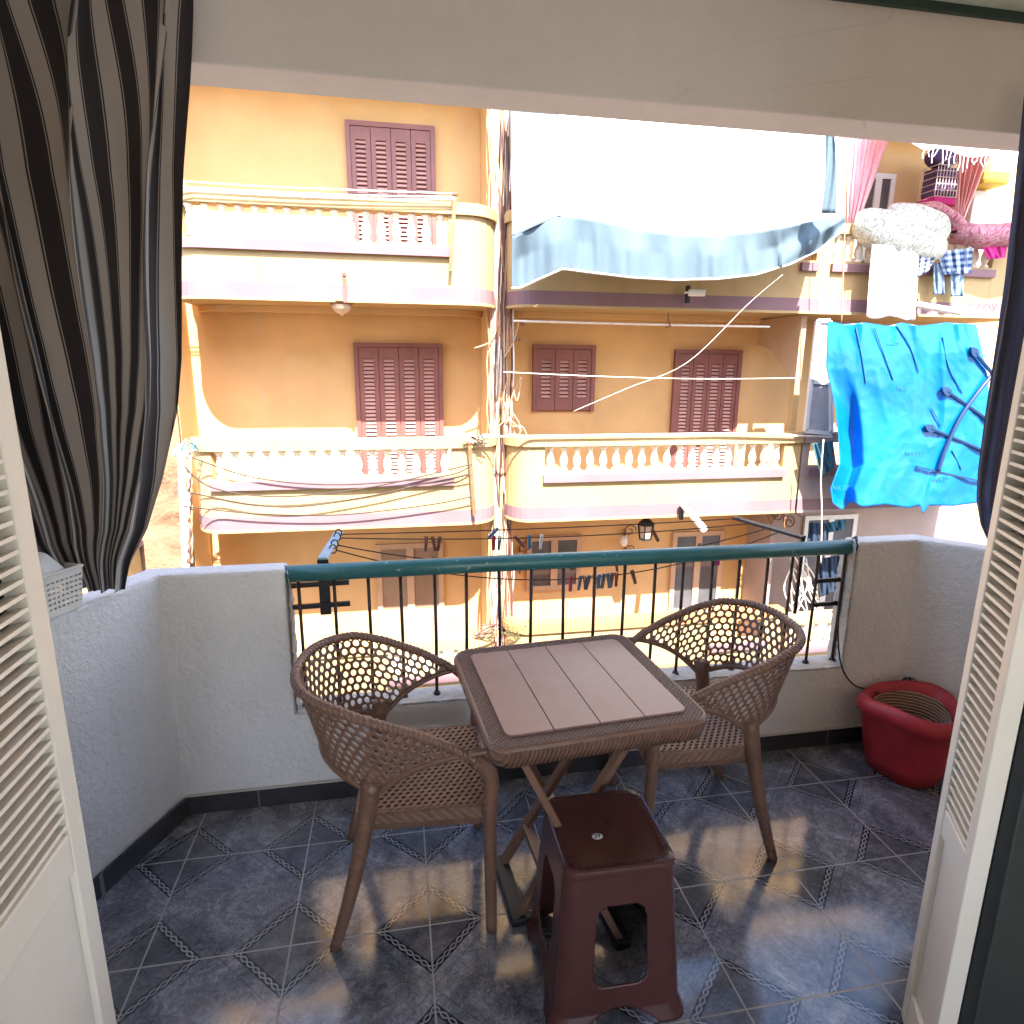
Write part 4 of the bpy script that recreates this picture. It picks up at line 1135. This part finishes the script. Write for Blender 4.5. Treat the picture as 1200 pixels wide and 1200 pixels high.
mb=MB(); mb.lathe([(.095,-.178),(.072,-.355)],p,6); mb.build('lantern_glass',M['lampglass'],t)
def scroll(c,r,turn,sg,Y,n=26):
    return [c+Vector((sg*r*(1-i/n*.8)*math.cos(turn*2*PI*i/n),0,r*(1-i/n*.8)*math.sin(turn*2*PI*i/n))) for i in range(n+1)]
t = thing('iron_scrolls','wrought iron scroll bracket under the right end of the middle right balcony','bracket',P(920,610,7.7))
for (x,y,r,sg) in ((913,604,.10,1),(925,612,.10,-1),(905,606,.07,-1)):
    mb=MB(); mb.tube(scroll(P(x,y,7.7),r,1.6,sg,7.7),.012,5); mb.build('scroll',M['rustbar'],t,smooth=True)
mb=MB(); mb.bar(P(928,598,7.7),P(938,605,7.7),.02,.02); mb.bar(P(898,598,7.7),P(904,612,7.7),.05,.03); mb.bar(P(918,596,7.7),P(919,618,7.7),.018,.018); mb.build('stem',M['rustbar'],t)
for k,(x,y) in enumerate(((735,630),(612,650))):
    t = thing('wall_sconce',['small iron wall lamp with scroll arm left of the lantern','small iron scroll wall lamp beside the lower cable bundle'][k],'lamp',P(x,y,8.5),'small iron wall lamps')
    mb=MB(); mb.tube(scroll(P(x+3,y-8,8.5),.10,1.3,1,8.5),.011,5); mb.bar(P(x-3,y-10,8.56),P(x-3,y+22,8.56),.03,.02)
    mb.tube(scroll(P(x+4,y+14,8.5),.07,1.3,-1,8.5),.010,5); mb.build('scroll_arm',M['rustbar'],t)
    mb=MB(); mb.lathe([(.04,.1),(.06,0),(.03,-.05),(0,-.06)],P(x-4,y+6,8.45),10); mb.build('lamp_shade',M['pipewhite'],t,smooth=True)

# white awning in front of the upper right balcony
AY = 6.88
FOLD = [(596,276),(602,277),(630,264),(659,252),(700,258),(740,268),(790,275),(840,276),(890,271),(930,264),(960,258),(992,246)]
BOT  = [(596,338),(610,337),(632,327),(659,315),(690,319),(740,325),(790,328),(840,327),(885,322),(925,310),(960,293),(992,266)]
def xy(tab,x): return lerp_tab(tab,x)
aw = thing('awning','big white canvas awning with pale blue valance hung over the upper right balcony','awning',(3.2,7.0,3.2))
def canv(u,v):
    px = 600+391*u; f = xy(FOLD,px); top = P(597+393*u,100,7.55)
    a = P(px,f,AY); p = top.lerp(a,v); p.z -= .16*math.sin(PI*v)*(.8+.2*math.sin(5*u)); 
    p.y += .02*math.sin(30*u+5*v)*v*(1-v); p.z += .03*math.sin(9*u+4*v)*math.sin(PI*u)*(1-v); return p
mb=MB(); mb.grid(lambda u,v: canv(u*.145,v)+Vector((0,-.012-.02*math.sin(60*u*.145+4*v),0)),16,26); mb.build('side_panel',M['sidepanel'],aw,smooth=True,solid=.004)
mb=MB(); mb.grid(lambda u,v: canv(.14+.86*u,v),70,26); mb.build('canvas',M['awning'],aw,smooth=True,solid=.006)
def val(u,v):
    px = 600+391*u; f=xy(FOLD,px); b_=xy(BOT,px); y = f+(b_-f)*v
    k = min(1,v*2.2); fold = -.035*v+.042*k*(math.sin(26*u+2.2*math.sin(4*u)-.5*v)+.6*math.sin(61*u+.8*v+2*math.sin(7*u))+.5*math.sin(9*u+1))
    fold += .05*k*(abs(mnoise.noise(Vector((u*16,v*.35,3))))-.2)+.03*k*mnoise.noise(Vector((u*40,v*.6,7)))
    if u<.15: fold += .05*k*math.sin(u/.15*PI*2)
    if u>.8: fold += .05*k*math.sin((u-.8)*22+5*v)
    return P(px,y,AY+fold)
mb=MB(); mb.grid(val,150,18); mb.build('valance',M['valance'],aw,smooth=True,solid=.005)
mb=MB(); mb.tube([val(i/80,1.0)+Vector((0,-.004,0)) for i in range(81)],.013,5); mb.build('hem',M['whitehem'],aw,smooth=True)
mb=MB(); mb.tube([val(i/40,.0)+Vector((0,.035,.0)) for i in range(41)],.016,6); mb.build('pole',M['rustbar'],aw,smooth=True)
def hang(u,v):
    x=965+8*u+4*math.sin(3*v); y=120+(250-120)*v; return P(x-3*v*(1-u)+6*v*u,y,6.58+.02*math.sin(8*u+6*v))
mb=MB(); mb.grid(hang,8,20); mb.build('hanging_strip',M['valance'],aw,smooth=True,solid=.004)
mb=MB(); mb.bar(P(735,243,6.85),P(739,215,7.0),.02,.02); mb.build('pole_stub',M['rustbar'],aw)
# right awning with fringe, mostly above the opening
fa = thing('fringed_awning','awning with hanging fringe above the upper right balcony with the bedding','awning',(6.4,7.0,3.9))
def aw2(u,v): return Vector((5.64+2.5*u, 7.5-1.0*v, 4.62-.67*v+.03*math.sin(20*u)*v))
mb=MB(); mb.grid(aw2,30,8); mb.build('canvas',M['pinkcloth'],fa,smooth=True,solid=.006)
r_=random.Random(4)
for i in range(46):
    mb=MB(); u=i/45; p=aw2(u,1); L_=r_.uniform(.06,.17); mb.tube([p,p+Vector((r_.uniform(-.02,.02),0,-L_*.5)),p+Vector((r_.uniform(-.05,.03),r_.uniform(-.02,.02),-L_))],.005,4); mb.build('fringe_strand',M['whiterope'],fa)

# blue tarpaulin
TY=6.9
def tarp(u,v):
    l=lerp_tab([(0,970),(.25,968),(.45,978),(.62,982),(.78,984),(.92,973),(1,976)],v); r=lerp_tab([(0,1144),(.3,1158),(.6,1160),(1,1152)],v)
    yt=lerp_tab([(0,376),(.1,380),(.25,378),(.4,382),(.5,378),(.62,382),(.8,378),(1,380)],u); yb=lerp_tab([(0,590),(.06,598),(.12,588),(.2,594),(.35,591),(.5,595),(.58,592),(.60,602),(.64,592),(.8,593),(1,588)],u)
    e = math.sin(PI*v)
    f = .016*math.sin(13*u+1.5*v)*(1-v*.5)+.05*e*math.sin(PI*u)
    for sc_n,am,sv in ((4.2,.045,.35),(9.5,.024,.35),(17,.006,.9)):
        f += am*(abs(mnoise.noise(Vector((u*sc_n+.15*sc_n*v, v*sc_n*sv, sc_n))))-.25)
    if u<.16: f += .16*math.sin(u/.16*PI)*(v>.25)*min(1,(v-.25)*3)
    if v<.16: f += .07*abs(math.sin(9*u+1))*(1-v/.16)
    return P(l+(r-l)*u, yt+(yb-yt)*v, TY+f)
tp = thing('tarpaulin','crumpled bright blue tarpaulin hung in front of the middle right balcony','tarpaulin',P(1060,480,TY))
mb=MB(); mb.grid(tarp,110,110); mb.build('sheet',M['tarp'],tp,smooth=True,solid=.004)
tsamp = [Vector(tarp(i/70,j/70)) for i in range(71) for j in range(71)]
def on_tarp(x,y,gap):
    p0 = P(x,y,TY); q = sorted(tsamp, key=lambda t_:(t_.x-p0.x)**2+(t_.z-p0.z)**2)[:6]
    return P(x,y,min(t_.y for t_ in q)-gap)
for k,(pts) in enumerate(([(1003,384),(1009,412),(1015,449)],[(1025,384),(1036,415),(1047,445)],[(1051,382),(1066,405),(1077,436)],[(1105,395),(1112,430),(1128,460)],[(1092,478),(1103,498)],[(1116,528),(1127,550)])):
    mb=MB(); mb.tube(smoothpts([on_tarp(x,y,.012) for x,y in pts],4),.008,5); mb.build('hook_shadow',M['tarp_print_shadow'],tp)  # thin dark blue tubes laid on the sheet as painted hook shadows
for k,(x,y,s_) in enumerate(((1071,531,.075),(1103,562,.075),(984,572,.085),(1058,455,.06),(1047,403,.055))):
    me=text_mesh('WA 27',s_,.001); me.materials.clear(); me.materials.append(M['tarp_print_shadow'])
    o=bpy.data.objects.new('printed_mark',me); COL.objects.link(o); o.parent=tp
    o.location=on_tarp(x,y,.012)-Vector(tp['_o']); o.rotation_euler=(PI/2,0,0)
# dark blue spear-shaped bars following the tarpaulin surface
sp = thing('spear_fan','dark blue spear shapes fanning out in front of the blue tarpaulin','iron guard',P(1150,560,6.7))
SY=6.80
mb=MB(); mb.tube(smoothpts([on_tarp(x,y,.035) for x,y in ((1100,552),(1108,527),(1125,490),(1145,461),(1162,440))],6),.026,6); mb.build('curved_bar',M['spear'] if 'spear' in M else M.setdefault('spear',simple('blue_black',(.004,.03,.09),.5)),sp,smooth=True)
mb=MB(); mb.bar(on_tarp(1074,547,.03),on_tarp(1170,569,.03),.022,.022); mb.build('base_bar',M['spear'],sp)
for (a,b) in (((1083,499),(1162,532)),((1103,454),(1165,497)),((1137,407),(1165,440))):
    A=on_tarp(*a,.035); B=on_tarp(*b,.035); d=(B-A).normalized(); nn=d.cross(Vector((0,1,0))).normalized()
    mb=MB(); mb.tube([A+d*.1,B],.022,6)
    poly=[A,A+d*.05+nn*.035,A+d*.10+nn*.05,A+d*.15+nn*.035,A+d*.17,A+d*.15-nn*.035,A+d*.10-nn*.05,A+d*.05-nn*.035]
    mb.prism(poly,(0,-.015,0),(0,.015,0)); mb.build('spear',M['spear'],sp)

# things on the upper right balcony
def drape(name,label,cat,mat,tl,tr,br,bl_,Y,amp=.03,nf=4,group=None,nu=24,nv=24,edge=0,solid=.006):
    def f(u,v):
        x=(tl[0]*(1-u)+tr[0]*u)*(1-v)+(bl_[0]*(1-u)+br[0]*u)*v; y=(tl[1]*(1-u)+tr[1]*u)*(1-v)+(bl_[1]*(1-u)+br[1]*u)*v
        return P(x,y+edge*math.sin(9*u)*v,Y+amp*math.sin(2*PI*nf*u+2*v)*(.3+.7*v)+amp*.5*math.sin(2*PI*nf*1.9*u-3*v))
    mb=MB(); mb.grid(f,nu,nv); o=mb.build(name,mat,origin=P((tl[0]+tr[0])/2,tl[1],Y),smooth=True,solid=solid); tag(o,label,cat,group); return o
drape('curtain','pink curtain on the upper right balcony, next to the white awning','curtain',M['pinkcloth'],(988,140),(1050,140),(1003,270),(992,268),7.62,.05,5,'pink balcony curtains',40,30)
drape('curtain','pink curtain on the upper right balcony, right of the wire cage','curtain',M['pinkcloth'],(1122,150),(1172,150),(1128,262),(1122,258),7.62,.05,5,'pink balcony curtains',40,30)
drape('curtain','darker pink lower curtain end hanging behind the cream quilt','curtain',M['pinkcloth'],(1122,225),(1128,225),(1122,285),(1112,285),7.66,.02,2,None,10,10)
wc = P(1102,215,8.2)
cg = thing('wire_cage','wire bird cage with red tray on the orange wall of the upper right balcony','cage',wc)
mb=MB()
for zz in (-.20,-.12,-.04,.04,.12,.19):
    mb.tube([wc+Vector((sx*.19,sy*.14,zz)) for sx,sy in ((-1,-1),(1,-1),(1,1),(-1,1))],.005,4,closed=True)
for i in range(9): 
    for sy in (-.14,.14): mb.tube([wc+Vector((-.19+.38*i/8,sy,-.20)),wc+Vector((-.19+.38*i/8,sy,.19))],.004,4)
for sy in (-.14,.14): mb.tube([wc+Vector((-.19,sy,.19)),wc+Vector((0,sy,.30)),wc+Vector((.19,sy,.19))],.005,4)
mb.build('wire_frame',M['cablewhite'],cg)
mb=MB(); mb.box(wc+Vector((-.18,-.12,-.19)),wc+Vector((.18,.12,.17))); mb.build('inner_cover',M['purple'],cg,bevel=.02)
mb=MB(); mb.box(wc+Vector((-.21,-.16,-.30)),wc+Vector((.21,.16,-.205))); mb.build('tray',M['magenta'],cg,bevel=.02)
def blob(name,label,cat,mat,c,r,rot=0,seed=0,group=None,pw=.8):
    r_=random.Random(seed); ph=[r_.uniform(0,6) for _ in range(6)]
    def f(u,v):
        a=2*PI*u; b=PI*(v-.5); cx=math.copysign(abs(math.cos(b))**pw,math.cos(b))
        p=Vector((r[0]*cx*math.cos(a),r[1]*cx*math.sin(a),r[2]*math.copysign(abs(math.sin(b))**pw,math.sin(b))))
        k=1+.03*math.sin(3*a+ph[0]+2*b)+.025*math.sin(5*a+ph[1]-3*b)+.02*math.sin(4*b+2*a+ph[2]); p*=k
        return c+Matrix.Rotation(rot,3,'Y')@p
    mb=MB(); mb.grid(f,40,20); o=mb.build(name,mat,origin=c-Vector((0,0,r[2])),smooth=True); tag(o,label,cat,group); return o
blob('cushion','purple bundle on top of the wire cage','bundle',M['purple'],wc+Vector((-.05,0,.30)),(.22,.14,.12),.1,3)
# bedding airing on the balustrade
BY=7.40
def foldroll(pts,rads,name,label,mat,Y,depth=.16):
    pts=smoothpts([P(x,y,Y) for x,y in pts],8); n=len(pts); rr=[]
    for i in range(n):
        t=i/(n-1)*(len(rads)-1); k=int(min(t,len(rads)-2)); rr.append(rads[k]+(rads[k+1]-rads[k])*(t-k))
    def f(u,v):
        i=min(int(u*(n-1)),n-1); c=pts[i]; t=(pts[min(i+1,n-1)]-pts[max(i-1,0)]).normalized(); nn=Vector((-t.z,0,t.x)); a=2*PI*v
        w_=rr[i]*(1+.08*math.sin(17*u+2*a)+.06*math.sin(3*a+9*u)); e=min(1,8*min(u,1-u)+.25)
        return c+nn*math.cos(a)*w_*e+Vector((0,1,0))*math.sin(a)*depth*e*(1+.1*math.sin(11*u))
    mb=MB(); mb.grid(f,n-1,18); o=mb.build(name,mat,origin=pts[0],smooth=True); tag(o,label,'quilt','bedding airing on the upper right balustrade'); return o
blob('quilt','cream paisley quilt draped over the balustrade, lower fold','quilt',M['quilt'],P(1054,277,BY),(.66,.26,.235),rad(13),5,'bedding airing on the upper right balustrade',.75)
blob('quilt','greenish paisley quilt folded on top of the cream one','quilt',M['quilt'],P(1074,262,BY-.02),(.44,.25,.175),rad(16),9,'bedding airing on the upper right balustrade',.75)
foldroll([(1068,246),(1090,244),(1108,254),(1122,270),(1140,281)],[.05,.07,.08,.09,.08],'quilt','bright pink patterned quilt showing behind the greenish one',M['pinkquilt'],BY+.12,.16)
foldroll([(1118,272),(1140,276),(1165,277),(1190,276)],[.09,.13,.15,.13],'quilt','pink patterned quilt at the right end of the balustrade',M['pinkquilt'],BY,.22)
drape('magenta_sheet','magenta sheet hanging under the pink quilt','sheet',M['magenta'],(1150,288),(1180,288),(1178,302),(1158,304),BY-.06,.02,2)
drape('white_sheet','white sheet hanging from the cream quilt to below the balcony','sheet',M['whitecloth'],(1022,286),(1078,290),(1072,374),(1015,371),BY-.16,.035,2.2,None,30,30,2)
drape('checked_shirt','navy checked shirt hanging beside the white sheet','shirt',M['plaid'],(1054,300),(1098,296),(1088,318),(1060,332),BY-.14,.03,2.5)
drape('checked_shirt','blue and white checked shirt hanging right of the white sheet','shirt',M['plaid2'],(1098,295),(1140,290),(1138,320),(1106,322),BY-.10,.03,3)
drape('jeans_leg','faded jeans leg hanging left below the blue shirt','jeans',M['denim'],(1094,308),(1106,308),(1107,345),(1094,345),BY-.07,.02,1.2,'jeans hanging on the balustrade',10,16)
drape('jeans_leg','faded jeans leg hanging right below the blue shirt','jeans',M['denim'],(1114,318),(1130,316),(1129,347),(1114,347),BY-.07,.02,1.2,'jeans hanging on the balustrade',10,16)
mb=MB(); a=P(1140,228,8.3); mb.box((a.x-.17,8.1,2.52),(a.x+.10,8.5,P(1140,228,8.3).z)); tag(mb.build('white_cabinet',M['aluminium'],origin=(a.x,8.3,2.52),bevel=.01),'pale cabinet standing behind the pink curtain','cabinet')
mb=MB(); a=P(1158,213,8.0); mb.box((a.x-.22,7.85,a.z-.06),(a.x+.18,8.2,a.z+.09)); tag(mb.build('yellow_crate',M['yellow'],origin=a,bevel=.015),'yellow crate on top of the pale cabinet','crate')
# washing on the lower right window
drape('hanging_cloth','dark blue cloth drying in front of the lower grey window','laundry',M['bluelaundry'],(948,612),(972,614),(970,640),(946,642),7.35,.03,2,'laundry at the lower grey window')
drape('hanging_cloth','teal cloth drying in front of the lower grey window','laundry',M['teallaundry'],(968,613),(992,608),(990,620),(972,624),7.33,.03,2,'laundry at the lower grey window')
drape('hanging_cloth','long dark cloth hanging in the lower grey window','laundry',M['bluelaundry'],(958,655),(990,650),(988,690),(960,700),7.8,.03,3,'laundry at the lower grey window')
drape('hanging_cloth','dark blue cloth hanging at the left end of the tarpaulin','laundry',M['teallaundry'],(952,520),(976,516),(980,545),(962,560),7.2,.03,2,None)
